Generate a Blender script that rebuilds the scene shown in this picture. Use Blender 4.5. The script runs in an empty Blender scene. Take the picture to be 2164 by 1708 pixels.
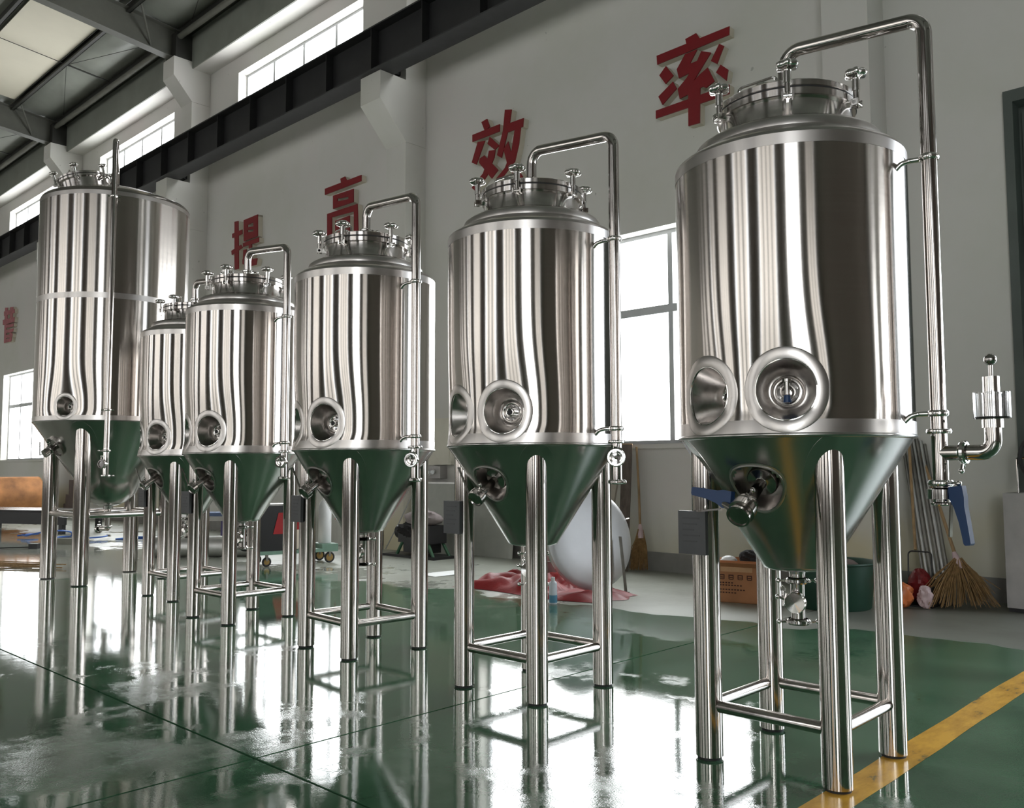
import bpy, math, random
from mathutils import Vector, Matrix
random.seed(7)
SC = bpy.context.scene
COL = SC.collection
PI = math.pi
R = math.radians

# ------------------------------------------------------------------ camera
cam_d = bpy.data.cameras.new('camera'); cam = bpy.data.objects.new('camera', cam_d); COL.objects.link(cam)
YAW, PITCH, ROLL = R(43.709), R(4.165), R(-0.1485)
fw = Vector((-math.sin(YAW)*math.cos(PITCH), math.cos(YAW)*math.cos(PITCH), math.sin(PITCH)))
rt = Vector((math.cos(YAW), math.sin(YAW), 0)); up = rt.cross(fw)
rt2 = rt*math.cos(ROLL) + up*math.sin(ROLL); up2 = up*math.cos(ROLL) - rt*math.sin(ROLL)
m3 = Matrix((rt2, up2, -fw)).transposed()
cam.matrix_world = Matrix.Translation((0, 0, 1.1)) @ m3.to_4x4()
cam_d.sensor_fit = 'HORIZONTAL'; cam_d.sensor_width = 36.0
cam_d.lens = 1868.76/2164*36.0
cam_d.clip_start = 0.05; cam_d.clip_end = 300
SC.camera = cam

# ------------------------------------------------------------------ world, exposure
world = bpy.data.worlds.new('overcast_sky'); SC.world = world; world.use_nodes = True
bg = world.node_tree.nodes['Background']; bg.inputs[0].default_value = (0.86, 0.93, 1.0, 1); bg.inputs[1].default_value = 8.0
SC.view_settings.view_transform = 'Standard'; SC.view_settings.look = 'None'
SC.view_settings.exposure = 0.1; SC.view_settings.gamma = 1.0; SC.view_settings.use_curve_mapping = False
cy = SC.cycles; cy.use_light_tree = False; cy.max_bounces = 7; cy.diffuse_bounces = 3; cy.glossy_bounces = 4; cy.transmission_bounces = 6; cy.transparent_max_bounces = 4
DAY = 9.0            # brightness of the daylit window panes
DAY_FAR = 2.0        # added panes of the unseen opposite wall, tuned to stripe the steel
world.cycles.sampling_method = 'NONE'

# ------------------------------------------------------------------ materials
def new_mat(name):
    m = bpy.data.materials.new(name); m.use_nodes = True
    nt = m.node_tree; p = nt.nodes['Principled BSDF']
    return m, nt, p
def noise(nt, scale, detail=4, rough=.55, coord='Object', sc=None):
    tc = nt.nodes.new('ShaderNodeTexCoord'); n = nt.nodes.new('ShaderNodeTexNoise')
    n.inputs['Scale'].default_value = scale; n.inputs['Detail'].default_value = detail; n.inputs['Roughness'].default_value = rough
    if sc:
        mp = nt.nodes.new('ShaderNodeMapping'); mp.inputs['Scale'].default_value = sc
        nt.links.new(tc.outputs[coord], mp.inputs[0]); nt.links.new(mp.outputs[0], n.inputs['Vector'])
    else:
        nt.links.new(tc.outputs[coord], n.inputs['Vector'])
    return n
def ramp(nt, src, stops):
    r = nt.nodes.new('ShaderNodeValToRGB'); e = r.color_ramp.elements
    while len(e) < len(stops): e.new(.5)
    for k, (p, c) in enumerate(stops):
        e[k].position = p; e[k].color = c if len(c) == 4 else (*c, 1)
    nt.links.new(src, r.inputs[0]); return r
def g(v): return (v, v, v)
def bump(nt, p, src, strength, dist=.01):
    b = nt.nodes.new('ShaderNodeBump'); b.inputs['Strength'].default_value = strength; b.inputs['Distance'].default_value = dist
    nt.links.new(src, b.inputs['Height']); nt.links.new(b.outputs[0], p.inputs['Normal'])
MAT = {}
def plain(name, col, rough=.5, metal=0, vary=.12, scale=6, bmp=0, bscale=40, sc=None):
    m, nt, p = new_mat(name)
    n = noise(nt, scale, sc=sc)
    r = ramp(nt, n.outputs[0], [(.3, tuple(c*(1-vary) for c in col)), (.7, tuple(min(1, c*(1+vary)) for c in col))])
    nt.links.new(r.outputs[0], p.inputs['Base Color'])
    p.inputs['Roughness'].default_value = rough; p.inputs['Metallic'].default_value = metal
    if bmp:
        n2 = noise(nt, bscale, sc=sc); bump(nt, p, n2.outputs[0], bmp)
    MAT[name] = m; return m
def steel(name, col, rough, aniso=0, vary=.04, nscale=(3, 3, 120), rvar=.03):
    m, nt, p = new_mat(name)
    p.inputs['Metallic'].default_value = 1
    n = noise(nt, 1.0, 3, sc=nscale)
    r = ramp(nt, n.outputs[0], [(.3, tuple(c*(1-vary) for c in col)), (.7, tuple(min(1, c*(1+vary)) for c in col))])
    nt.links.new(r.outputs[0], p.inputs['Base Color'])
    rr = ramp(nt, n.outputs[0], [(.3, g(max(.01, rough-rvar))), (.7, g(rough+rvar))])
    nt.links.new(rr.outputs[0], p.inputs['Roughness'])
    if aniso:
        t = nt.nodes.new('ShaderNodeTangent'); t.direction_type = 'RADIAL'; t.axis = 'Z'
        p.inputs['Anisotropic'].default_value = aniso; p.inputs['Anisotropic Rotation'].default_value = .25
        nt.links.new(t.outputs[0], p.inputs['Tangent'])
    MAT[name] = m; return m
ST = (.57, .53, .50)
steel('shell_steel', ST, .17, 1.0, .02, (2, 2, 160), .01)
steel('leg_steel', (.53, .495, .47), .10, .6, .03, (40, 40, 1.5), .015)
steel('satin_steel', (.56, .53, .51), .30, 0, .02, (4, 4, 4), .005)
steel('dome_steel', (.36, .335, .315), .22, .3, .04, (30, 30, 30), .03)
steel('cone_steel', (.52, .51, .49), .24, .2, .03, (5, 5, 5), .03)
steel('chrome', (.74, .72, .70), .10, 0, .04, (20, 20, 20), .02)
steel('chrome_dark', (.42, .40, .38), .16, 0, .10, (20, 20, 20), .03)
steel('funnel_steel', (.55, .52, .50), .24, .4, .04, (30, 30, 30), .03)
plain('plate_steel', (.085, .086, .09), .45, .3)
steel('dull_steel', (.60, .60, .59), .42, 0, .08, (6, 6, 6), .05)
steel('old_steel', (.30, .29, .27), .45, 0, .2, (6, 6, 6), .05)
plain('rubber', (.012, .012, .012), .6)
plain('blue_plastic', (.008, .038, .12), .42, vary=.06)
plain('black_plastic', (.014, .014, .015), .45)
plain('black_cloth', (.02, .019, .019), .9, bmp=.4, bscale=25)
plain('grey_cloth', (.28, .24, .24), .9, bmp=.4, bscale=25)
plain('red_paint', (.30, .012, .015), .4)
plain('white_plastic', (.72, .73, .74), .4, vary=.04)
plain('cream_paint', (.62, .55, .45), .55, vary=.06)
plain('letter_red', (.20, .004, .008), .45, vary=.05)
plain('letter_faded', (.36, .12, .13), .7, vary=.25, scale=9)
plain('letter_side', (.62, .57, .47), .55, vary=.05)
plain('beam_dark', (.014, .014, .015), .6, vary=.15)
plain('beam_flange', (.035, .035, .037), .6, vary=.12)
plain('rafter_grey', (.10, .10, .085), .6, vary=.08)
plain('purlin_grey', (.12, .12, .10), .5, vary=.1)
plain('purlin_dark', (.03, .03, .026), .6, vary=.1)
plain('roof_sheet', (.24, .25, .22), .38, vary=.16, scale=1.2)
plain('skylight_panel', (.62, .58, .47), .6, vary=.05, scale=.8)
plain('frame_alu', (.50, .51, .52), .45, vary=.04)
plain('eaves_shade_grey', (.21, .22, .19), .6, vary=.1, scale=2)  # shade tone for the front of the eaves beam
plain('baseboard_grey', (.22, .215, .20), .6, vary=.2, scale=3)
plain('door_green', (.070, .085, .075), .5, vary=.15, scale=2)
plain('yellow_paint', (.55, .30, .035), .35)
plain('cardboard', (.42, .19, .085), .8, vary=.12, scale=5)
plain('tape_tan', (.55, .32, .16), .4)
plain('ink_dark', (.06, .02, .015), .8)
plain('bin_green', (.012, .05, .030), .5)
plain('bag_orange', (.62, .17, .05), .35, vary=.2, bmp=.5, bscale=12)
plain('bag_red', (.22, .014, .018), .35, vary=.4, bmp=.5, bscale=12)
plain('bag_pink', (.60, .45, .46), .35, vary=.2, bmp=.5, bscale=14)
plain('wood_handle', (.34, .22, .11), .6, vary=.25, scale=4, sc=(8, 8, 1))
plain('wood_dark', (.10, .075, .06), .65, vary=.3, scale=4, sc=(8, 8, 1))
plain('board_brown', (.12, .085, .075), .7, vary=.15)
plain('straw', (.30, .18, .075), .85, vary=.35, scale=30)
plain('tarp_red', (.24, .007, .010), .5, vary=.2, bmp=.6, bscale=9)
plain('rust', (.35, .15, .05), .75, vary=.5, scale=2.5)
plain('hose_blue', (.04, .12, .42), .4)
plain('cable_black', (.012, .012, .012), .5)
plain('panel_grey', (.40, .41, .37), .5, vary=.06)
plain('cabinet_cream', (.62, .59, .50), .5, vary=.05)
plain('cabinet_grey', (.42, .40, .39), .5, vary=.12, scale=5)
plain('green_paint', (.03, .10, .05), .5)
plain('green_pale', (.16, .27, .21), .5)
plain('purple_paint', (.05, .03, .16), .5)
plain('brass', (.45, .30, .12), .35, 1)
plain('can_blue', (.10, .28, .42), .35)
plain('concrete_block', (.22, .22, .18), .8, bmp=.3)
plain('concrete_yard', (.38, .38, .36), .8, scale=.5)
plain('lid_steel', (.62, .62, .63), .45, .6, vary=.03)
plain('can_white', (.62, .66, .72), .35, vary=.05)
plain('board_pale', (.40, .36, .30), .7)
plain('panel_pale', (.55, .55, .50), .5, vary=.05)
plain('cable_grey', (.35, .35, .33), .5)
plain('bench_blue', (.08, .12, .22), .5)
plain('table_glossy', (.015, .015, .017), .22)
plain('paper_white', (.85, .87, .86), .6, vary=.02)

# glass, daylit panes
def glass_mat():
    m, nt, p = new_mat('clear_glass')
    p.inputs['Transmission Weight'].default_value = 1; p.inputs['Roughness'].default_value = .02
    p.inputs['IOR'].default_value = 1.45
    n = noise(nt, 4); r = ramp(nt, n.outputs[0], [(.3, (.93, .94, .95)), (.7, (.97, .97, .98))]); nt.links.new(r.outputs[0], p.inputs['Base Color'])
    MAT['glass'] = m
glass_mat()
def pane_mat(key, name, DAY, tint=(1, 1, 1)):
    m, nt, p = new_mat(name)
    n = noise(nt, .6, 2)
    r = ramp(nt, n.outputs[0], [(.2, (.90*tint[0], .96*tint[1], 1.0*tint[2])), (.8, (tint[0], tint[1], .98*tint[2]))])
    p.inputs['Base Color'].default_value = (.7, .72, .74, 1); p.inputs['Roughness'].default_value = .2
    nt.links.new(r.outputs[0], p.inputs['Emission Color']); p.inputs['Emission Strength'].default_value = DAY
    MAT[key] = m
pane_mat('pane', 'daylit_pane', DAY); pane_mat('pane_dim', 'dimmed_pane', .45, (1, .94, .87)); pane_mat('pane_far', 'added_stripe_pane', DAY_FAR, (1, .94, .87))  # far panes are added for steel stripes; dim panes are turned down on purpose
def wall_mat():
    m, nt, p = new_mat('white_plaster')
    n = noise(nt, .55, 5, .6); r = ramp(nt, n.outputs[0], [(.3, (.56, .555, .50)), (.5, (.60, .585, .55)), (.72, (.61, .57, .545))])
    # yellowed paint near the floor, dirt specks
    tc = nt.nodes.new('ShaderNodeTexCoord'); sp = nt.nodes.new('ShaderNodeSeparateXYZ'); nt.links.new(tc.outputs['Object'], sp.inputs[0])
    n2 = noise(nt, 1.3, 4); ad = nt.nodes.new('ShaderNodeMath'); ad.operation = 'MULTIPLY_ADD'
    nt.links.new(n2.outputs[0], ad.inputs[0]); ad.inputs[1].default_value = 1.2; nt.links.new(sp.outputs[2], ad.inputs[2])
    r2 = ramp(nt, ad.outputs[0], [(.55, g(1)), (1.0, g(0))])
    r2.color_ramp.elements[0].position = .0; r2.color_ramp.elements[1].position = 1.0
    mr = nt.nodes.new('ShaderNodeMapRange'); mr.inputs[1].default_value = .9; mr.inputs[2].default_value = 1.5; mr.inputs[3].default_value = .8; mr.inputs[4].default_value = 0
    nt.links.new(ad.outputs[0], mr.inputs[0])
    mx = nt.nodes.new('ShaderNodeMix'); mx.data_type = 'RGBA'
    nt.links.new(mr.outputs[0], mx.inputs['Factor']); nt.links.new(r.outputs[0], mx.inputs['A'])
    n3 = noise(nt, .45, 3); r3 = ramp(nt, n3.outputs[0], [(.42, (.60, .60, .54)), (.58, (.58, .52, .33))]); nt.links.new(r3.outputs[0], mx.inputs['B'])
    n4 = noise(nt, 9, 2); r4 = ramp(nt, n4.outputs[0], [(.24, g(.35)), (.27, g(1))])
    mm = nt.nodes.new('ShaderNodeMix'); mm.data_type = 'RGBA'; mm.blend_type = 'MULTIPLY'; mm.inputs['Factor'].default_value = .5
    nt.links.new(mx.outputs['Result'], mm.inputs['A']); nt.links.new(r4.outputs[0], mm.inputs['B'])
    nt.links.new(mm.outputs['Result'], p.inputs['Base Color']); p.inputs['Roughness'].default_value = .7
    MAT['wall'] = m
wall_mat()
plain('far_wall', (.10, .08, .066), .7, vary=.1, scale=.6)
def floor_mat():
    m, nt, p = new_mat('wet_green_epoxy')
    L = nt.links.new
    geo = nt.nodes.new('ShaderNodeNewGeometry'); sp = nt.nodes.new('ShaderNodeSeparateXYZ'); L(geo.outputs['Position'], sp.inputs[0])
    def wn(scale, detail=4, rough=.55, sc=None):
        n = nt.nodes.new('ShaderNodeTexNoise'); n.inputs['Scale'].default_value = scale; n.inputs['Detail'].default_value = detail; n.inputs['Roughness'].default_value = rough
        if sc:
            mp = nt.nodes.new('ShaderNodeMapping'); mp.inputs['Scale'].default_value = sc; L(geo.outputs['Position'], mp.inputs[0]); L(mp.outputs[0], n.inputs['Vector'])
        else: L(geo.outputs['Position'], n.inputs['Vector'])
        return n
    def math_(op, a, b=None, c=None):
        q = nt.nodes.new('ShaderNodeMath'); q.operation = op
        for k, v in enumerate((a, b, c)):
            if v is None: continue
            if hasattr(v, 'links'): L(v, q.inputs[k])
            else: q.inputs[k].default_value = v
        return q.outputs[0]
    def mrange(v, a, b, c, d):
        q = nt.nodes.new('ShaderNodeMapRange'); L(v, q.inputs[0])
        for k, x in enumerate((a, b, c, d)): q.inputs[k+1].default_value = x
        return q.outputs[0]
    big = wn(.9, 3)
    # green paint ends along a wandering edge: y < 6.0 + .13*(x+3), x > -9.3
    ey = math_('SUBTRACT', sp.outputs[1], math_('MULTIPLY_ADD', sp.outputs[0], .13, 6.22))
    ey = math_('MULTIPLY_ADD', big.outputs[0], 1.3, math_('SUBTRACT', ey, .65))
    ex = math_('SUBTRACT', math_('MULTIPLY', sp.outputs[0], -1), 9.4)
    ex = math_('MULTIPLY_ADD', big.outputs[0], 1.4, math_('SUBTRACT', ex, .7))
    e = math_('MAXIMUM', ey, ex)
    conc = mrange(e, -.03, .04, 0, 1)
    n1 = wn(1.6, 6, .6)
    green = ramp(nt, n1.outputs[0], [(.25, (.024, .066, .038)), (.5, (.052, .128, .070)), (.75, (.095, .185, .115))])
    n2 = wn(1.1, 6, .65)
    con = ramp(nt, n2.outputs[0], [(.25, (.20, .20, .165)), (.5, (.31, .325, .28)), (.75, (.38, .41, .36))])
    # dirt rubbed in pale scuffs on the paint
    n3 = wn(3.0, 5, .6, (1, .35, 1)); scuff = ramp(nt, n3.outputs[0], [(.62, g(0)), (.72, g(.35))])
    gm = nt.nodes.new('ShaderNodeMix'); gm.data_type = 'RGBA'; L(scuff.outputs[0], gm.inputs['Factor']); L(green.outputs[0], gm.inputs['A']); gm.inputs['B'].default_value = (.12, .22, .16, 1)
    mx = nt.nodes.new('ShaderNodeMix'); mx.data_type = 'RGBA'; L(conc, mx.inputs['Factor']); L(gm.outputs['Result'], mx.inputs['A'])
    n5 = wn(2.2, 5, .6); corner_shade = mrange(math_('MULTIPLY_ADD', n5.outputs[0], 1.6, sp.outputs[0]), -3.2, -1.6, 1.0, .48)  # painted shade: concrete colour darkens toward the dim right-hand corner
    shade_mix = nt.nodes.new('ShaderNodeMix'); shade_mix.data_type = 'RGBA'; L(corner_shade, shade_mix.inputs['Factor']); shade_mix.inputs['A'].default_value = (.05, .045, .035, 1); L(con.outputs[0], shade_mix.inputs['B'])
    L(shade_mix.outputs['Result'], mx.inputs['B'])
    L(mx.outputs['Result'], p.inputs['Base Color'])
    # water film: pooled around the tanks, broken up by drier islands
    w = wn(1.1, 3, .5); w2 = wn(5.5, 5, .65)
    wet = math_('MULTIPLY_ADD', w2.outputs[0], .55, math_('SUBTRACT', w.outputs[0], .10))
    wet = math_('ADD', wet, mrange(sp.outputs[0], -6.5, -4.2, .10, -.04))
    wet = math_('ADD', wet, mrange(sp.outputs[1], 1.6, 3.2, -.06, .03))
    dry_far = mrange(sp.outputs[1], 4.6, 6.0, 0, .45)
    dry_right = mrange(sp.outputs[0], -2.2, -1.0, 0, .20)
    wet = math_('SUBTRACT', wet, math_('ADD', dry_far, dry_right))
    wetm = mrange(wet, .44, .58, 0, 1)
    rough = mrange(wetm, 0, 1, .17, .035)
    rough = math_('ADD', rough, math_('MULTIPLY', conc, math_('MULTIPLY', math_('SUBTRACT', 1, wetm), .25)))
    L(rough, p.inputs['Roughness'])
    p.inputs['Specular IOR Level'].default_value = .62
    fine = wn(150, 2, .6); fine2 = wn(9, 3, .5)
    h = math_('ADD', math_('MULTIPLY', math_('MULTIPLY', fine.outputs[0], math_('SUBTRACT', 1.12, wetm)), .0013), math_('MULTIPLY', fine2.outputs[0], .0005))
    b = nt.nodes.new('ShaderNodeBump'); b.inputs['Strength'].default_value = .5; b.inputs['Distance'].default_value = 1.0
    L(h, b.inputs['Height']); L(b.outputs[0], p.inputs['Normal'])
    MAT['floor'] = m
floor_mat()

# ------------------------------------------------------------------ mesh helpers
class MB:
    def __init__(s): s.v = []; s.f = []
    def add(s, verts, faces):
        o = len(s.v); s.v += [tuple(v) for v in verts]; s.f += [tuple(i+o for i in f) for f in faces]; return s
    def box(s, x0, x1, y0, y1, z0, z1):
        return s.add([(x, y, z) for z in (z0, z1) for y in (y0, y1) for x in (x0, x1)],
                     [(0, 2, 3, 1), (4, 5, 7, 6), (0, 1, 5, 4), (2, 6, 7, 3), (0, 4, 6, 2), (1, 3, 7, 5)])
    def obox(s, M, hx, hy, hz):
        o = len(s.v); s.box(-hx, hx, -hy, hy, -hz, hz)
        for i in range(o, len(s.v)): s.v[i] = tuple(M @ Vector(s.v[i]))
        return s
    def lathe(s, prof, n=48, origin=(0, 0, 0), axis=(0, 0, 1), closed=False):
        ax = Vector(axis).normalized(); M = ax.to_track_quat('Z', 'Y').to_matrix(); O = Vector(origin)
        vs = []; fs = []
        for r, z in prof:
            for k in range(n):
                a = 2*PI*k/n; vs.append(O + M @ Vector((r*math.cos(a), r*math.sin(a), z)))
        m = len(prof)
        for i in range(m if closed else m-1):
            j = (i+1) % m
            for k in range(n):
                q = (k+1) % n; fs.append((i*n+k, i*n+q, j*n+q, j*n+k))
        return s.add(vs, fs)
    def disc(s, c, axis, r, n=24, flip=False):
        ax = Vector(axis).normalized(); M = ax.to_track_quat('Z', 'Y').to_matrix(); O = Vector(c)
        f = tuple(range(n)); 
        return s.add([O + M @ Vector((r*math.cos(2*PI*k/n), r*math.sin(2*PI*k/n), 0)) for k in range(n)], [f[::-1] if flip else f])
    def cyl(s, p0, p1, r0, r1=None, n=20, caps=True):
        p0 = Vector(p0); p1 = Vector(p1); r1 = r0 if r1 is None else r1
        L = (p1-p0).length
        s.lathe([(r0, 0), (r1, L)], n, p0, p1-p0)
        if caps: s.disc(p0, p1-p0, r0, n, True); s.disc(p1, p1-p0, r1, n)
        return s
    def torus(s, c, axis, R_, r, n=32, m=8):
        return s.lathe([(R_ + r*math.cos(2*PI*k/m), r*math.sin(2*PI*k/m)) for k in range(m)], n, c, axis, True)
    def sphere(s, c, r, n=20, m=10, sx=1, sy=1, sz=1):
        vs = []; fs = []
        for i in range(m+1):
            t = PI*i/m
            for k in range(n):
                a = 2*PI*k/n; vs.append((c[0]+sx*r*math.sin(t)*math.cos(a), c[1]+sy*r*math.sin(t)*math.sin(a), c[2]-sz*r*math.cos(t)))
        for i in range(m):
            for k in range(n):
                q = (k+1) % n; fs.append((i*n+k, i*n+q, (i+1)*n+q, (i+1)*n+k))
        return s.add(vs, fs)
    def tube(s, pts, r, n=16, caps=True):
        pts = [Vector(p) for p in pts]; N = len(pts)
        ref = None; vs = []; fs = []
        rr = r if isinstance(r, (list, tuple)) else [r]*N
        for i, p in enumerate(pts):
            d = (pts[min(i+1, N-1)] - pts[max(i-1, 0)]).normalized()
            if ref is None: ref = d.orthogonal().normalized()
            ref = (ref - d*ref.dot(d)); ref = ref.normalized() if ref.length > 1e-6 else d.orthogonal().normalized()
            b = d.cross(ref)
            for k in range(n):
                a = 2*PI*k/n; vs.append(p + rr[i]*(math.cos(a)*ref + math.sin(a)*b))
        for i in range(N-1):
            for k in range(n):
                q = (k+1) % n; fs.append((i*n+k, i*n+q, (i+1)*n+q, (i+1)*n+k))
        if caps: fs.append(tuple(range(n))[::-1]); fs.append(tuple((N-1)*n+k for k in range(n)))
        return s.add(vs, fs)
    def prism(s, poly, y0, y1):   # polygon in (x, z), thickness along y (y0 = front)
        n = len(poly)
        a = sum(poly[i][0]*poly[(i+1) % n][1]-poly[(i+1) % n][0]*poly[i][1] for i in range(n))
        if a < 0: poly = poly[::-1]
        vs = [(x, y0, z) for x, z in poly] + [(x, y1, z) for x, z in poly]
        fs = [tuple(range(n)), tuple(range(2*n-1, n-1, -1))] + [(i, i+n, (i+1) % n + n, (i+1) % n) for i in range(n)]
        return s.add(vs, fs)
    def build(s, name, mat, parent=None, sharp=35, smooth=True, loc=None):
        me = bpy.data.meshes.new(name); me.from_pydata(s.v, [], s.f); me.materials.append(MAT[mat] if isinstance(mat, str) else mat)
        if smooth:
            me.polygons.foreach_set('use_smooth', [True]*len(me.polygons)); me.set_sharp_from_angle(angle=R(sharp))
        me.update()
        o = bpy.data.objects.new(name, me); COL.objects.link(o)
        if parent: o.parent = parent
        if loc: o.location = loc
        return o
def fillet(pts, rad, seg=7):
    pts = [Vector(p) for p in pts]; out = [pts[0]]
    for i in range(1, len(pts)-1):
        a, b, c = pts[i-1], pts[i], pts[i+1]
        u = (a-b).normalized(); v = (c-b).normalized()
        ang = u.angle(v)
        if ang > 3.1: out.append(b); continue
        d = min(rad/math.tan(ang/2), (a-b).length*.49, (c-b).length*.49); rr = d*math.tan(ang/2)
        cen = b + (u+v).normalized()*(rr/math.sin(ang/2))
        s0 = b+u*d-cen; s1 = b+v*d-cen; tot = s0.angle(s1); ax = s0.cross(s1).normalized()
        for k in range(seg+1): out.append(cen + Matrix.Rotation(tot*k/seg, 3, ax) @ s0)
    out.append(pts[-1]); return out
def tag(o, label=None, cat=None, group=None, kind=None):
    if label: o['label'] = label
    if cat: o['category'] = cat
    if group: o['group'] = group
    if kind: o['kind'] = kind
    return o
def thing(name, label, cat, loc=(0, 0, 0), rz=0, group=None, kind=None):
    o = bpy.data.objects.new(name, None); COL.objects.link(o); o.location = loc; o.rotation_euler = (0, 0, rz)
    o.empty_display_size = .1
    return tag(o, label, cat, group, kind)
def copy_tree(o, parent=None):
    c = o.copy(); COL.objects.link(c); c.parent = parent
    for ch in o.children: copy_tree(ch, c)
    return c
# ------------------------------------------------------------------ the hall
XP = [-2.94 - 6.385*k for k in range(-3, 7)]       # right-hand faces of the pilasters
X0, X1 = XP[-1], XP[0]
YB, YF, ZT = 8.0, -10.0, 9.75
def wall_cells(mb, x0, x1, y0, y1, z0, z1, openings):
    xs = sorted({x0, x1, *[o[0] for o in openings], *[o[1] for o in openings]})
    for a, b in zip(xs, xs[1:]):
        spans = sorted([(o[2], o[3]) for o in openings if o[0] <= a+1e-6 and o[1] >= b-1e-6])
        z = z0
        for s, e in spans:
            if s > z: mb.box(a, b, y0, y1, z, s)
            z = e
        if z < z1: mb.box(a, b, y0, y1, z, z1)
bays = [((XP[k]-.42 + XP[k+1])/2, k) for k in range(len(XP)-1)]
DOOR = (-1.98, 2.95, 0, 4.2)
ops_b, ops_f = [], []
LOW = (1.36, 3.74); HIGH = (7.0, 8.42); FLOW = (.9, 6.6)  # FLOW: unseen opposite windows, stretched tall so the steel stripes run full height
for cx, k in bays:
    if k != 2: ops_b.append((cx-1.9, cx+1.9, *LOW))
    ops_b.append((cx-1.9, cx+1.9, *HIGH)); ops_f += [(cx-1.9, cx+1.9, *FLOW), (cx-1.9, cx+1.9, *HIGH)]
ops_b.append(DOOR)
w = MB(); wall_cells(w, X0-.3, X1+.3, YB, YB+.3, 0, ZT, ops_b)
wall_back = tag(w.build('wall_back', 'wall', smooth=False), 'long off-white plaster factory wall with high windows', 'wall', kind='structure')
w = MB(); wall_cells(w, X0-.3, X1+.3, YF-.3, YF, 0, ZT, ops_f)
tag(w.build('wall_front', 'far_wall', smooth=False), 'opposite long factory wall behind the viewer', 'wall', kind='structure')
w = MB().box(X0-.3, X0, YF, YB, 0, ZT+.9)
tag(w.build('wall_left', 'wall', smooth=False), 'far end wall of the factory hall', 'wall', kind='structure')
w = MB().box(X1, X1+.3, YF, YB, 0, ZT+.9)
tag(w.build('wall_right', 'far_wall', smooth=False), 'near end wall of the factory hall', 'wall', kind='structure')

# pilasters with crane corbels and rafter corbels
for k, xp in enumerate(XP[1:-1]):
    m = MB().box(xp-.42, xp, 7.635, 8.0, 0, 9.3)
    p = m.build('pilaster', 'wall', wall_back, smooth=False)
    c = MB(); prof = [(7.18, 6.5), (7.18, 6.11), (7.635, 5.62), (7.99, 5.62), (7.99, 6.5)]
    n = len(prof)
    c.add([(xp-.43, y, z) for y, z in prof] + [(xp+.01, y, z) for y, z in prof],
          [tuple(range(n)), tuple(range(2*n-1, n-1, -1))] + [(i, (i+n), (i+1) % n+n, (i+1) % n) for i in range(n)])
    c.build('crane_corbel', 'wall', p, smooth=False)
    c = MB(); prof = [(7.26, 8.86), (7.26, 8.5), (7.635, 8.08), (7.99, 8.08), (7.99, 8.86)]
    c.add([(xp-.43, y, z) for y, z in prof] + [(xp+.01, y, z) for y, z in prof],
          [tuple(range(n)), tuple(range(2*n-1, n-1, -1))] + [(i, (i+n), (i+1) % n+n, (i+1) % n) for i in range(n)])
    c.build('rafter_corbel', 'wall', p, smooth=False)
    # same column on the opposite wall
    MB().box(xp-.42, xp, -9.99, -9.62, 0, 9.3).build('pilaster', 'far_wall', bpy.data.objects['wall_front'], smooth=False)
MB().box(X0, X1, 7.64, 8.0, 8.72, 9.4).build('eaves_beam', 'wall', wall_back, smooth=False)
MB().box(X0, X1, 7.622, 7.64, 8.725, 9.4).build('eaves_shade_board', 'eaves_shade_grey', wall_back, smooth=False)  # added board, its grey stands in for shade on the beam front
b = MB()
for x0_, x1_ in ((X0, DOOR[0]-.1), (DOOR[1]+.1, X1)): b.box(x0_, x1_, 7.985, 8.0, 0, .2)
tag(b.build('baseboard_back', 'baseboard_grey', smooth=False), 'grey painted skirting band along the foot of the wall', 'baseboard', kind='structure')

# windows ------------------------------------------------------------
WN = [0]
pane_cache = {}
def window(cx, z0, z1, y, rows, label, group=None, sgn=1, cols=4, pm='pane', mh=.03):
    WN[0] += 1
    t = thing('window_%d' % WN[0], label, 'window', (cx, y, z0), 0, group, 'structure')
    W, H = 3.8, z1-z0; f = .045
    m = MB()
    m.box(-W/2, W/2, -.03, .03, 0, f).box(-W/2, W/2, -.03, .03, H-f, H).box(-W/2, -W/2+f, -.03, .03, f, H-f).box(W/2-f, W/2, -.03, .03, f, H-f)
    m.build('window_frame', 'frame_alu', t, smooth=False)
    for q in range(1, cols):
        x = -W/2 + W*q/cols; MB().box(x-mh, x+mh, -.028, .028, f, H-f).build('mullion', 'frame_alu', t, smooth=False)
    zs = [0] + rows + [H]
    for r in rows: MB().box(-W/2+f, W/2-f, -.034, .034, r-.045, r+.045).build('transom', 'frame_alu', t, smooth=False)
    for a, b_ in zip(zs, zs[1:]):
        for q in range(cols):
            xa = -W/2 + W*q/cols + mh; xb = -W/2 + W*(q+1)/cols - mh
            key = (round(xb-xa, 3), round(b_-a, 3), pm)
            if key not in pane_cache:
                o = MB().box(-(xb-xa)/2, (xb-xa)/2, -.004, .004, -(b_-a)/2+.04, (b_-a)/2-.04).build('pane', pm, t, smooth=False); pane_cache[key] = o.data
            else:
                o = bpy.data.objects.new('pane', pane_cache[key]); COL.objects.link(o); o.parent = t
            o.location = ((xa+xb)/2, .012*sgn, (a+b_)/2)
    return t
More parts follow.
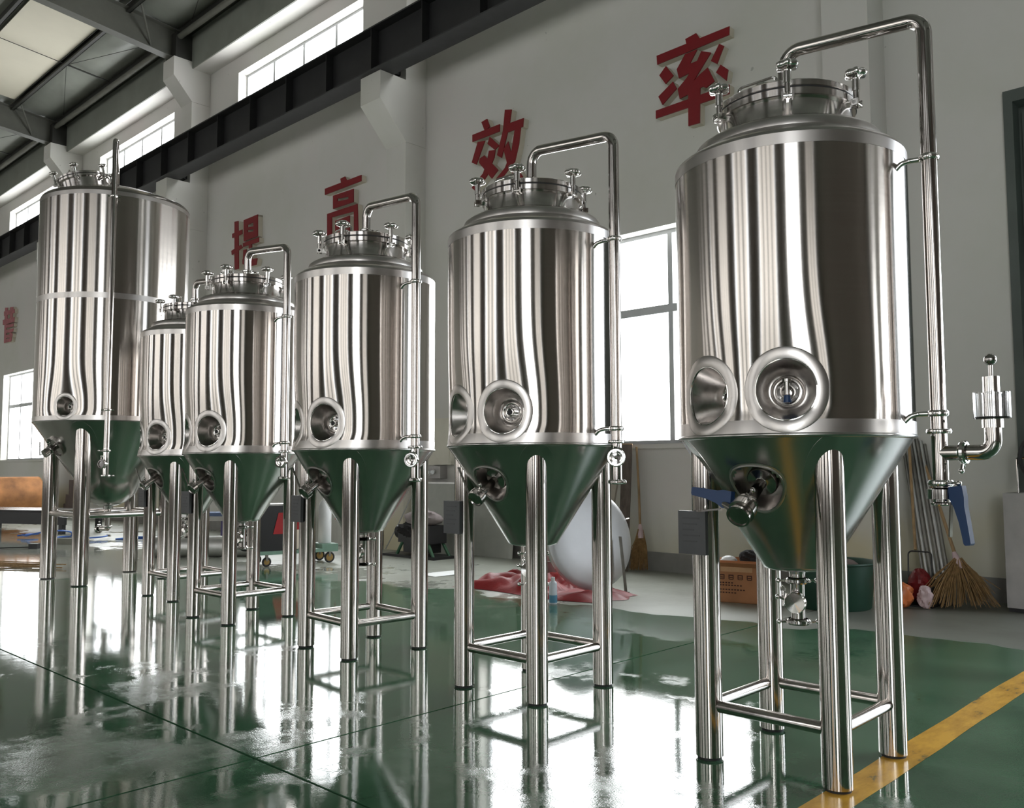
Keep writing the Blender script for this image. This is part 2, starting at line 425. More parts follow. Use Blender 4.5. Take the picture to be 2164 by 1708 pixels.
for cx, k in bays:
    vis_low = {3: 'tall bright window behind the gap between the two nearest tanks', 6: 'bright tall window at the far left edge behind the tallest tank'}
    vis_high = {4: 'bright clerestory window of four panes above the crane beam, nearest in view', 5: 'bright clerestory window behind the top of the tallest tank', 6: 'small-looking clerestory window left of the tallest tank, farthest in view'}
    if k != 2: window(cx, LOW[0], LOW[1], YB+.2, [1.50], vis_low.get(k, 'tall factory window hidden behind the row of tanks'), None if k in vis_low else 'windows of the long wall')
    window(cx, HIGH[0], HIGH[1], YB+.2, [], vis_high.get(k, 'clerestory window farther along the long wall'), None if k in vis_high else 'clerestory windows of the long wall')
    window(cx, FLOW[0], FLOW[1], YF-.2, [1.9, 3.8], 'added tall window in the unseen opposite wall, shaped to stripe the steel', 'added stripe windows of the opposite wall', -1, (3, 2, 4, 3, 4, 2, 3, 4, 3)[k], 'pane' if k == 1 else 'pane_far', (.16, .1, .12, .2, .1, .3, .14, .12, .1)[k])  # invented windows; height, mullions and glow set for stripes on the tanks
    window(cx, HIGH[0], HIGH[1], YF-.2, [], 'clerestory window in the opposite wall', 'clerestory windows of the opposite wall', -1, 4, 'pane_dim', .08)  # unseen panes, glow lowered so the girder shades the wall less
# sills
for cx, k in bays:
    if k != 2: MB().box(cx-1.95, cx+1.95, 7.95, 8.17, LOW[0]-.05, LOW[0]).build('window_sill', 'wall', wall_back, smooth=False)

# doorway at the right edge: dark steel frame, both leaves swung outwards
d = thing('door_1', 'tall dark green steel doorway in the wall at the right edge', 'door', (0, 0, 0), 0, None, 'structure')
MB().box(DOOR[0], DOOR[0]+.07, 7.96, 8.32, 0, 4.2).build('door_jamb', 'door_green', d, smooth=False)
MB().box(DOOR[1]-.07, DOOR[1], 7.96, 8.32, 0, 4.2).build('door_jamb', 'door_green', d, smooth=False)
MB().box(DOOR[0]+.07, DOOR[1]-.07, 7.96, 8.32, 4.1, 4.2).build('door_head', 'door_green', d, smooth=False)
for xa, xb, yy in ((DOOR[0]+.07, -.22, 8.14), (DOOR[1]-.3, DOOR[1]+1.6, 8.36)):
    lf = MB().box(xa, xb, yy, yy+.05, .02, 4.1).build('door_leaf', 'door_green', d, smooth=False)
    for q in range(5):
        xx = xa + .06 + (xb-xa-.12)*q/4; MB().box(xx-.03, xx+.03, yy-.03, yy, .06, 4.05).build('rib', 'door_green', lf, smooth=False)
tag(MB().box(-40, 40, 8.32, 70, -.2, -.02).build('floor_yard', 'concrete_yard', smooth=False), 'pale concrete yard outside the open doorway', 'yard', kind='structure')

# floor: slabs with open saw-cut joints over a dark bed
fl = tag(MB().box(X0, X1, YF, YB, -.3, -.03).build('floor', 'rubber', smooth=False), 'wet glossy green painted concrete floor', 'floor', kind='structure')
jx = [X0] + [x for x in (-28.64, -22.25, -15.87, -9.48, -3.1, 3.29, 9.67) if X0 < x < X1] + [X1]
jy = [YF, -4.56, 1.82, YB]
for a, b_ in zip(jx, jx[1:]):
    for c_, e_ in zip(jy, jy[1:]):
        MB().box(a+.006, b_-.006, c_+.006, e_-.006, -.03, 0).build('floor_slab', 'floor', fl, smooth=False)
ym, nt, p = new_mat('worn_yellow_line')
n = noise(nt, 7, 6, .65, sc=(1.5, .5, 1)); r = ramp(nt, n.outputs[0], [(.34, (.12, .12, .06)), (.40, (.55, .29, .04)), (.6, (.78, .43, .06))]); nt.links.new(r.outputs[0], p.inputs['Base Color'])
p.inputs['Roughness'].default_value = .22; MAT['line'] = ym
ln = MB(); ys = [-2 + .25*k for k in range(40)]
vs = []; 
for y in ys:
    vs += [(-1.372 + random.uniform(-.004, .004), y, .0006), (-1.245 + random.uniform(-.004, .004), y, .0006)]
ln.add(vs, [(2*k, 2*k+1, 2*k+3, 2*k+2) for k in range(len(ys)-1)])
ln.build('floor_line', 'line', fl, smooth=False)

# crane girder on the corbels ------------------------------------------------
gd = thing('crane_girder', 'long black steel crane girder resting on wall corbels', 'beam', (0, 0, 6.505))
GX0, GX1 = X0+.5, X1-.5
MB().box(GX0, GX1, 7.255, 7.275, .02, .60).build('web', 'beam_dark', gd, smooth=False)
MB().box(GX0, GX1, 7.115, 7.415, 0, .02).build('bottom_flange', 'beam_flange', gd, smooth=False)
MB().box(GX0, GX1, 7.115, 7.415, .60, .62).build('top_flange', 'beam_dark', gd, smooth=False)
MB().box(GX0, GX1, 7.23, 7.30, .62, .70).build('crane_rail', 'beam_dark', gd, smooth=False)
sti = MB().box(-.006, .006, 7.13, 7.255, .02, .60); sdat = None
x = GX0+.4
while x < GX1:
    if sdat is None: o = sti.build('stiffener', 'beam_dark', gd, smooth=False); sdat = o.data
    else:
        o = bpy.data.objects.new('stiffener', sdat); COL.objects.link(o); o.parent = gd
    o.location = (x, 0, 0); x += 1.065
for xp in XP[1:-1]:
    MB().box(xp-.30, xp-.12, 7.41, 7.64, .10, .30).build('wall_tie', 'beam_dark', gd, smooth=False)

# roof -----------------------------------------------------------------
YR = -1.0
def roofz(y): return 9.42 + .1*(7.6-abs(y-YR)-YR) if False else 9.42 + .1*(7.6-(y if y > YR else 2*YR-y))
PUR = [7.5, 6.5, 5.08, 3.66, 2.24, .82, -.6]
PUR_ALL = PUR + [2*YR-y for y in PUR]
# ceiling: foil-faced insulation sagging between the purlins
cm = MB(); ysamp = []
edges = sorted(set([8.1] + PUR + [YR])); edges2 = [2*YR-y for y in reversed(edges)]
allE = sorted(set([round(v, 3) for v in edges + edges2]))
for a, b_ in zip(allE, allE[1:]):
    for q in range(8):
        t = q/8; ysamp.append((a+(b_-a)*t, .10*math.sin(PI*t)**.7 + .03*abs(math.sin(3*PI*t))))
ysamp.append((allE[-1], 0))
vs = []
for y, s in ysamp:
    z = roofz(y)+.16; vs += [(X0-.3, y, z - s*.9), (X1+.3, y, z - s*.9)]
cm.add(vs, [(2*k, 2*k+2, 2*k+3, 2*k+1) for k in range(len(ysamp)-1)])
cm.add([(X0-.3, 8.4, 9.75), (X1+.3, 8.4, 9.75), (X1+.3, YR, 10.9), (X0-.3, YR, 10.9), (X0-.3, -10.4, 9.75), (X1+.3, -10.4, 9.75)], [(0, 1, 2, 3), (3, 2, 5, 4)])
ceil = tag(cm.build('ceiling', 'roof_sheet', sharp=60), 'dark metal roof with sagging insulation between purlins', 'ceiling', kind='structure')
for y in PUR_ALL:
    z = roofz(y); o = MB()
    o.box(X0, X1, y-.006, y+.006, z-.06, z+.15).box(X0, X1, y-.065, y+.006, z-.06, z-.05).box(X0, X1, y-.065, y-.055, z-.05, z-.02)
    o.build('purlin', 'purlin_dark', ceil, smooth=False)
MB().tube([(X0, 7.38, 9.28), (X1, 7.38, 9.28)], .055, 12).build('eaves_pipe', 'purlin_grey', ceil)
# beige roof-light sheets between second and third purlin
for k in range(3, len(XP)-2):
    xa, xb = XP[k+1]+.25, XP[k]-.65
    z0_, z1_ = roofz(6.38)+.02, roofz(5.2)+.02
    MB().add([(xa, 5.2, z1_), (xb, 5.2, z1_), (xb, 6.38, z0_), (xa, 6.38, z0_), (xa, 5.2, z1_+.02), (xb, 5.2, z1_+.02), (xb, 6.38, z0_+.02), (xa, 6.38, z0_+.02)],
             [(0, 3, 2, 1), (4, 5, 6, 7), (0, 1, 5, 4), (1, 2, 6, 5), (2, 3, 7, 6), (3, 0, 4, 7)]).build('roof_light_sheet', 'skylight_panel', ceil, smooth=False)
for k, xp in enumerate(XP[1:-1]):
    xc = xp-.21; r_ = thing('roof_rafter', None, None); r_.parent = ceil
    del_ = r_
    for nm, dz0, dz1, hw, mt in (('rafter_web', .02, .55, .006, 'rafter_grey'), ('rafter_flange', 0, .02, .10, 'rafter_grey'), ('rafter_flange', .55, .57, .10, 'rafter_grey')):
        q = MB()
        for ya, yb in ((7.5, YR), (2*YR-7.5, YR)):
            za, zb = 8.865, 8.865+.1*(7.5-YR)
            vs = [(xc+sx*hw, y, z+dz) for (y, z) in ((ya, za), (yb, zb)) for dz in (dz0, dz1) for sx in (-1, 1)]
            q.add(vs, [(0, 2, 3, 1), (4, 5, 7, 6), (0, 1, 5, 4), (2, 6, 7, 3), (0, 4, 6, 2), (1, 3, 7, 5)])
        q.build(nm, mt, r_, smooth=False)
    MB().box(xc-.2, xc+.2, 7.3, 7.62, 8.865, 9.35).build('rafter_end_plate', 'purlin_dark', r_, smooth=False)
    # diagonal fly brace
    MB().tube([(xc+.02, 6.9, 9.0), (xc+.45, 6.52, 9.5)], .02, 8).build('fly_brace', 'rafter_grey', r_)
    MB().tube([(xc+.02, 5.2, 9.2), (xc+.45, 5.1, 9.65)], .02, 8).build('fly_brace', 'rafter_grey', r_)
    if 3 <= k <= 7:
        xm = xc-3.1
        for ya, yb in ((7.4, 6.5), (6.5, 5.1), (5.1, 3.7)):
            MB().tube([(xm, ya, roofz(ya)-.02), (xm, yb, roofz(yb)-.02)], .008 if ya < 7 else .018, 6).build('sag_rod', 'purlin_dark', ceil)
        MB().tube([(xm, 6.5, roofz(6.5)-.03), (xc-.4, 7.4, roofz(7.4)-.03)], .006, 6).build('sag_rod', 'purlin_dark', ceil)
        MB().tube([(xm, 6.5, roofz(6.5)-.03), (xc-5.8, 7.4, roofz(7.4)-.03)], .006, 6).build('sag_rod', 'purlin_dark', ceil)

# raised red characters on the wall -------------------------------------
LET = {"lv": [[[-5.344, 5.614], [-4.448, 5.63], [-4.453, 5.54], [-5.338, 5.512]], [[-4.976, 5.676], [-4.842, 5.695], [-4.789, 5.607], [-4.817, 5.554], [-4.958, 5.594]], [[-4.982, 5.511], [-4.831, 5.513], [-4.926, 5.386], [-5.071, 5.345], [-5.088, 5.379]], [[-5.088, 5.379], [-4.926, 5.386], [-4.82, 5.39], [-4.928, 5.287], [-5.063, 5.271]], [[-4.783, 5.478], [-4.668, 5.424], [-4.886, 5.18], [-5.058, 5.047], [-5.079, 5.16], [-4.964, 5.248], [-4.928, 5.291], [-4.833, 5.394]], [[-4.81, 5.23], [-4.71, 5.276], [-4.632, 5.104], [-4.736, 5.063], [-4.886, 5.18]], [[-5.079, 5.156], [-4.886, 5.191], [-4.748, 5.094], [-4.95, 5.058], [-5.058, 5.043]], [[-5.225, 5.459], [-5.13, 5.324], [-5.233, 5.26], [-5.312, 5.382]], [[-5.138, 5.258], [-5.092, 5.168], [-5.277, 5.041], [-5.328, 5.148]], [[-4.569, 5.484], [-4.515, 5.443], [-4.599, 5.278], [-4.67, 5.333]], [[-4.557, 5.257], [-4.471, 5.176], [-4.494, 5.065], [-4.613, 5.191]], [[-5.364, 5.0], [-4.462, 5.017], [-4.465, 4.919], [-5.365, 4.912]], [[-4.95, 5.085], [-4.804, 5.096], [-4.817, 4.711], [-4.955, 4.715]]], "xiao": [[[-8.096, 5.635], [-7.991, 5.651], [-7.937, 5.529], [-8.036, 5.503]], [[-8.267, 5.508], [-7.76, 5.515], [-7.761, 5.419], [-8.267, 5.412]], [[-8.166, 5.385], [-8.029, 5.367], [-8.191, 5.087], [-8.279, 5.136]], [[-7.942, 5.398], [-7.768, 5.237], [-7.845, 5.196], [-7.984, 5.311]], [[-8.128, 5.152], [-8.041, 5.175], [-7.786, 4.919], [-7.906, 4.834], [-8.141, 5.102]], [[-7.955, 5.215], [-7.84, 5.195], [-7.858, 5.102], [-7.992, 4.889], [-8.191, 4.721], [-8.279, 4.795], [-8.066, 4.941], [-7.992, 5.083]], [[-7.665, 5.677], [-7.547, 5.647], [-7.583, 5.466], [-7.726, 5.061], [-7.809, 5.117], [-7.701, 5.412]], [[-7.63, 5.479], [-7.34, 5.476], [-7.352, 5.368], [-7.63, 5.366]], [[-7.49, 5.38], [-7.386, 5.386], [-7.422, 5.164], [-7.491, 4.959], [-7.726, 4.792], [-7.822, 4.814], [-7.667, 4.916], [-7.549, 5.111]], [[-7.69, 5.165], [-7.607, 5.247], [-7.515, 4.948], [-7.355, 4.731], [-7.435, 4.69], [-7.608, 4.902]]], "gao": [[[-11.239, 5.607], [-11.117, 5.615], [-11.065, 5.536], [-11.217, 5.522]], [[-11.656, 5.54], [-10.699, 5.541], [-10.697, 5.445], [-11.654, 5.439]], [[-11.431, 5.378], [-10.892, 5.369], [-10.89, 5.259], [-11.43, 5.319]], [[-11.429, 5.272], [-10.889, 5.225], [-10.888, 5.162], [-11.426, 5.166]], [[-11.431, 5.378], [-11.306, 5.375], [-11.302, 5.165], [-11.426, 5.166]], [[-11.021, 5.371], [-10.892, 5.369], [-10.888, 5.162], [-11.018, 5.163]], [[-11.583, 5.117], [-10.789, 5.111], [-10.788, 5.009], [-11.581, 5.042]], [[-11.583, 5.111], [-11.457, 5.11], [-11.446, 4.626], [-11.572, 4.623]], [[-10.878, 5.106], [-10.789, 5.111], [-10.758, 4.62], [-10.869, 4.617]], [[-11.36, 4.961], [-10.984, 4.971], [-10.983, 4.904], [-11.359, 4.905]], [[-11.357, 4.806], [-10.981, 4.807], [-10.98, 4.734], [-11.355, 4.732]], [[-11.36, 4.961], [-11.257, 4.959], [-11.252, 4.731], [-11.355, 4.732]], [[-11.084, 4.967], [-10.984, 4.971], [-10.98, 4.734], [-11.08, 4.735]]], "ti": [[[-14.493, 5.568], [-14.355, 5.554], [-14.307, 4.676], [-14.458, 4.679]], [[-14.568, 5.36], [-14.212, 5.371], [-14.208, 5.286], [-14.565, 5.281]], [[-14.584, 5.049], [-14.242, 5.102], [-14.185, 5.035], [-14.566, 4.967]], [[-14.164, 5.531], [-13.689, 5.54], [-13.685, 5.429], [-14.159, 5.417]], [[-14.158, 5.382], [-13.682, 5.345], [-13.68, 5.287], [-14.157, 5.339]], [[-14.155, 5.297], [-13.679, 5.248], [-13.675, 5.151], [-14.149, 5.141]], [[-14.164, 5.531], [-14.03, 5.532], [-14.016, 5.145], [-14.149, 5.141]], [[-13.832, 5.538], [-13.689, 5.54], [-13.675, 5.151], [-13.818, 5.147]], [[-14.175, 5.118], [-13.636, 5.123], [-13.633, 5.041], [-14.172, 5.047]], [[-13.972, 5.039], [-13.867, 5.041], [-13.854, 4.687], [-13.959, 4.69]], [[-13.863, 4.951], [-13.656, 4.956], [-13.666, 4.889], [-13.861, 4.888]], [[-14.157, 4.988], [-14.049, 4.983], [-14.069, 4.806], [-14.163, 4.793]], [[-14.177, 4.824], [-14.015, 4.783], [-13.675, 4.76], [-13.709, 4.649], [-13.984, 4.66], [-14.174, 4.739]]], "guan": [[[-27.258, 5.525], [-26.373, 5.491], [-26.359, 5.376], [-27.243, 5.398]], [[-27.175, 5.625], [-26.936, 5.594], [-26.935, 5.267], [-27.181, 5.281]], [[-26.731, 5.583], [-26.489, 5.558], [-26.508, 5.247], [-26.73, 5.258]], [[-27.326, 5.298], [-26.346, 5.258], [-26.367, 5.123], [-27.308, 5.148]], [[-27.162, 5.122], [-26.4, 5.096], [-26.426, 5.008], [-27.152, 5.037]], [[-27.126, 4.978], [-26.401, 4.953], [-26.428, 4.864], [-27.135, 4.891]], [[-27.168, 5.17], [-26.997, 5.159], [-26.961, 4.618], [-27.15, 4.622]], [[-27.128, 4.838], [-26.458, 4.812], [-26.484, 4.723], [-27.118, 4.753]], [[-27.067, 4.722], [-26.509, 4.701], [-26.544, 4.607], [-27.103, 4.627]], [[-26.684, 4.867], [-26.518, 4.859], [-26.544, 4.607], [-26.71, 4.615]]]}
names = {'lv': 'red raised character 率 on the wall beside the nearest tank top', 'xiao': 'red raised character 效 above the second tank from the right',
         'gao': 'red raised character 高 behind the lid of the third tank', 'ti': 'red raised character 提 above the fourth tank from the right', 'guan': 'faded red character 管 on the wall at the far left edge'}
for k, polys in LET.items():
    xs = [a for p_ in polys for a, _ in p_]; zs = [b_ for p_ in polys for _, b_ in p_]
    cx, cz = (min(xs)+max(xs))/2, min(zs)
    t = thing('wall_character', names[k], 'character sign', (cx, 7.9, cz))
    face = MB(); side = MB()
    for i, p_ in enumerate(polys):
        q = [(a-cx, b_-cz) for a, b_ in p_]
        e = .0002*i
        face.prism(q, -.0-e, .012); side.prism(q, .012, .099)
    face.build('face', 'letter_faded' if k == 'guan' else 'letter_red', t, smooth=False)
    side.build('side_band', 'letter_side', t, smooth=False)
steel('leg_bar', ST, .15, 0, .05, (20, 20, 20), .03)
steel('neck_steel', (.62, .585, .565), .17, .9, .04, (10, 10, 60), .03)
steel('pipe_steel', (.50, .47, .45), .10, .0, .05, (12, 12, 12), .02)
plain('plate_mark', (.06, .06, .062), .5)
# ------------------------------------------------------------------ fermentation tanks
def polar(r, a, z): return Vector((r*math.cos(a), r*math.sin(a), z))
def clamp_ring(mb, c, axis, r, wing=None):
    """tri-clamp: two halves of a ring with a wing nut"""
    ax = Vector(axis).normalized()
    mb.lathe([(r*.8, -.011), (r*1.0, -.011), (r*1.12, -.005), (r*1.12, .005), (r*1.0, .011), (r*.8, .011)], 28, c, ax)
    if wing is not None:
        w_ = Vector(wing).normalized(); p = Vector(c) + w_*(r*1.12)
        side = ax.cross(w_)
        mb.cyl(p - side*.02, p + side*.02, .006, n=8)
        mb.cyl(p + side*.004, p + side*.004 + w_*.028, .005, n=8)
        mb.sphere(p + side*.004 + w_*.03, .010, 10, 6)
class Shell:
    def __init__(s, rad, z0, z1, ports, depth, sig): s.r = rad; s.z0 = z0; s.z1 = z1; s.ports = ports; s.d = depth; s.s = sig
    def rad(s, a, z):
        q = s.r
        for pa, pz, po in s.ports:
            da = (a-pa+PI) % (2*PI) - PI
            e = ((da*s.r)**2)/(2*s.s**2) + ((z-pz)**2)/(2*(s.s*1.35)**2)
            if e < 12:
                q -= s.d*math.exp(-e)*min(1, max(0, (z-s.z0)/.09))*min(1, max(0, (s.z1-z)/.1))
        return q
    def pt(s, a, z, off=0): return polar(s.rad(a, z)+off, a, z)
    def mesh(s, na=200, nz=76, hole=.122):
        mb = MB(); vs = [s.pt(2*PI*k/na, s.z0+(s.z1-s.z0)*i/nz) for i in range(nz+1) for k in range(na)]
        fs = []
        for i in range(nz):
            zc = s.z0+(s.z1-s.z0)*(i+.5)/nz
            for k in range(na):
                ac = 2*PI*(k+.5)/na; skip = False
                for pa, pz, po in s.ports:
                    da = (ac-pa+PI) % (2*PI) - PI
                    if (da*s.r)**2+(zc-pz)**2 < (hole*po/.11)**2: skip = True
                if not skip: q = (k+1) % na; fs.append((i*na+k, i*na+q, (i+1)*na+q, (i+1)*na+k))
        return mb.add(vs, fs)
    def port(s, root, pa, pz, po, style):
        """recessed conical viewing port: ring, funnel, bottom flange"""
        n = Vector((math.cos(pa), math.sin(pa), 0)); t = Vector((-math.sin(pa), math.cos(pa), 0)); up_ = Vector((0, 0, 1))
        def sp(rho, f, off): return s.pt(pa+rho*math.cos(f)/s.r, pz+rho*math.sin(f), off)
        N = 56; ring = MB(); rows = [(po*.985, -.006), (po*.985, .0035), (po*1.02, .0045), (po*1.33, .003), (po*1.375, .0006), (po*1.38, -.004)]
        vs = [sp(rho, 2*PI*k/N, o) for rho, o in rows for k in range(N)]
        fs = [(i*N+k, i*N+(k+1) % N, (i+1)*N+(k+1) % N, (i+1)*N+k) for i in range(len(rows)-1) for k in range(N)]
        ring.add(vs, fs)
        P = ring.build('port_ring', 'satin_steel', root, 40)
        rim = MB(); rp = [sp(po*.985, 2*PI*k/N, .002) for k in range(N)]; rim.tube(rp + [rp[0], rp[1]], .0032, 8, False); rim.build('rim_bead', 'chrome', P)
        fun = MB(); dep = .125*po/.11; bc = s.pt(pa, pz, 0)*1 - n*dep; rows = 6; vs = []
        r1 = po*.47
        for i in range(rows+1):
            q = i/rows
            for k in range(N):
                f = 2*PI*k/N; a_ = sp(po*.98, f, -.004); b_ = bc + r1*(math.cos(f)*t + math.sin(f)*up_)
                vs.append(a_.lerp(b_, q))
        fun.add(vs, [(i*N+k, (i+1)*N+k, (i+1)*N+(k+1) % N, i*N+(k+1) % N) for i in range(rows) for k in range(N)])
        fun.build('funnel', 'funnel_steel', P)
        fl_ = MB(); fl_.disc(bc + n*.002, n, r1*1.02, 36); fl_.torus(bc + n*.006, n, r1*.86, .006, 32, 8); fl_.build('port_flange', 'chrome', P)
        bo = MB()
        for k in range(6):
            f = 2*PI*(k+.5)/6; c_ = bc + n*.004 + r1*.66*(math.cos(f)*t + math.sin(f)*up_); bo.cyl(c_, c_ + n*.008, .0055, n=6)
        bo.build('bolt', 'chrome_dark', P)
        v = MB()
        if style == 'valve':
            c0 = bc + n*.004
            v.cyl(c0, c0+n*.05, .011, n=14); v.torus(c0+n*.02, n, .022, .005, 20, 8); v.cyl(c0+n*.045-up_*.012, c0+n*.045+up_*.036, .010, n=12); v.cyl(c0+n*.045+up_*.034, c0+n*.045+up_*.044, .016, n=12)
            v.build('sample_valve', 'chrome_dark', P)
            MB().cyl(c0+n*.045-up_*.040, c0+n*.045-up_*.014, .014, .011, n=12).build('valve_cap', 'blue_plastic', P)
        else:
            c0 = bc + n*.004
            v.cyl(c0, c0+n*.03, .021, n=20); v.torus(c0+n*.03, n, .017, .005, 20, 8); v.build('thermowell', 'chrome', P)
            MB().cyl(c0+n*.026, c0+n*.0305, .012, n=14).build('thermowell_bore', 'rubber', P)
        return P
def leg_set(root, half, rleg, ztop, zbar, rbar, conez, rpad):
    for k, (sx, sy) in enumerate(((-1, -1), (1, -1), (1, 1), (-1, 1))):
        zc = ztop
        m = MB(); m.lathe([(rleg-.003, .009), (rleg, .011), (rleg, zc)], 40); m.disc((0, 0, .009), (0, 0, -1), rleg-.003, 40)
        L = m.build('leg', 'leg_steel', root, loc=(sx*half, sy*half, 0))
        f_ = MB(); f_.cyl((0, 0, 0.0), (0, 0, .0095), rleg*.88, n=32); f_.build('foot', 'rubber', L)
        # weld pad where the leg enters the cone
        pad = MB(); N = 40; vs = []
        for rho, off in ((rleg*.98, .001), (rpad, .001), (rpad+.0015, -.004)):
            for q in range(N):
                a = 2*PI*q/N; x = sx*half+rho*math.cos(a); y = sy*half+rho*math.sin(a); rr = math.hypot(x, y)
                z, nr, nz = conez(rr); vs.append(Vector((x, y, z)) + Vector((x/rr*nr, y/rr*nr, nz))*off - Vector((sx*half, sy*half, 0)))
        pad.add(vs, [(i*N+q, i*N+(q+1) % N, (i+1)*N+(q+1) % N, (i+1)*N+q) for i in range(2) for q in range(N)])
        pad.build('weld_pad', 'cone_steel', L, 25)
    d = half-rleg*.9
    for (ax, sgn) in (('x', -1), ('x', 1), ('y', -1), ('y', 1)):
        m = MB()
        p0, p1 = ((-d, sgn*half, zbar), (d, sgn*half, zbar)) if ax == 'x' else ((sgn*half, -d, zbar), (sgn*half, d, zbar))
        m.cyl(p0, p1, rbar, n=24, caps=False); m.build('crossbar', 'leg_bar', root)
def lid_clamp(root, ang, r, zb, zk, k=1.0, tilt=None):
    n = Vector((math.cos(ang), math.sin(ang), 0)); t = Vector((-math.sin(ang), math.cos(ang), 0)); z = Vector((0, 0, 1))
    c = n*r
    m = MB()
    M = Matrix((n, t, z)).transposed().to_4x4(); M.translation = c - n*.028*k + z*zb
    m.obox(M, .030*k, .005*k, .011*k); M2 = M.copy(); M2.translation = c + z*zb
    m.cyl(c + z*zb - t*.024*k, c + z*zb + t*.024*k, .0085*k, n=12)
    M2.translation = c + z*(zb-.0) - t*.02*k; m.obox(M2, .016*k, .004*k, .013*k); M2.translation = c + z*zb + t*.02*k; m.obox(M2, .016*k, .004*k, .013*k)
    B = m.build('lid_clamp', 'chrome', root)
    MB().cyl(c + z*(zb-.012*k), c + z*(zk-.004), .0075*k, n=12).cyl(c+z*(zb+.05*k), c+z*(zk-.006), .0155*k, n=16).build('swing_bolt', 'chrome', B)
    MB().cyl(c+z*(zb+.012*k), c+z*(zb+.05*k), .0115*k, n=14).build('spacer', 'chrome_dark', B)
    kn = MB(); N = 36; prof = [(.012, -.024), (.022, -.019), (.036, -.016), (.042, -.007), (.041, .004), (.032, .013), (.015, .018), (.0, .019)]
    vs = []
    for rr, zz in prof:
        for q in range(N):
            a = 2*PI*q/N; s_ = 1 + (.11*math.cos(6*a) if rr > .02 else 0); vs.append(c + z*(zk+zz*k) + rr*k*s_*(math.cos(a)*n + math.sin(a)*t))
    kn.add(vs, [(i*N+q, i*N+(q+1) % N, (i+1)*N+(q+1) % N, (i+1)*N+q) for i in range(len(prof)-1) for q in range(N)])
    kn.build('knob', 'chrome', B, 50)
def butterfly_handle(parent, origin, d, thick_dir, length, k=1.0):
    """blue pull handle: tapered body with a thin lever below"""
    d = Vector(d).normalized(); t = Vector(thick_dir).normalized(); s_ = d.cross(t)
    o = Vector(origin); m = MB()
    prof = [(0, .022), (.2, .024), (.35, .017), (.6, .0135), (.85, .012), (.97, .0115), (1.0, .007)]
    vs = []; off = [0, 0, .004, .010, .013, .014, .014]
    for (q, h), e in zip(prof, off):
        for a, b_ in ((1, 1), (1, -1), (-1, -1), (-1, 1)): vs.append(o + d*length*q + s_*(e*k + a*h*k) + t*(b_*.010*k))
    n = len(prof)
    m.add(vs, [(0, 1, 2, 3), tuple(4*(n-1)+i for i in (3, 2, 1, 0))] + [(4*i+j, 4*(i+1)+j, 4*(i+1)+(j+1) % 4, 4*i+(j+1) % 4) for i in range(n-1) for j in range(4)])
    H = m.build('valve_handle', 'blue_plastic', parent, 30); tag(H, 'blue plastic valve handle')
    MB().obox(Matrix((d, t, s_)).transposed().to_4x4() if False else Matrix.Translation(o + d*length*.55 - s_*.034*k) @ Matrix((d, t, s_)).transposed().to_4x4() @ Matrix.Rotation(R(10), 4, 'Y'), length*.30, .006*k, .0025*k).build('release_lever', 'chrome', H)
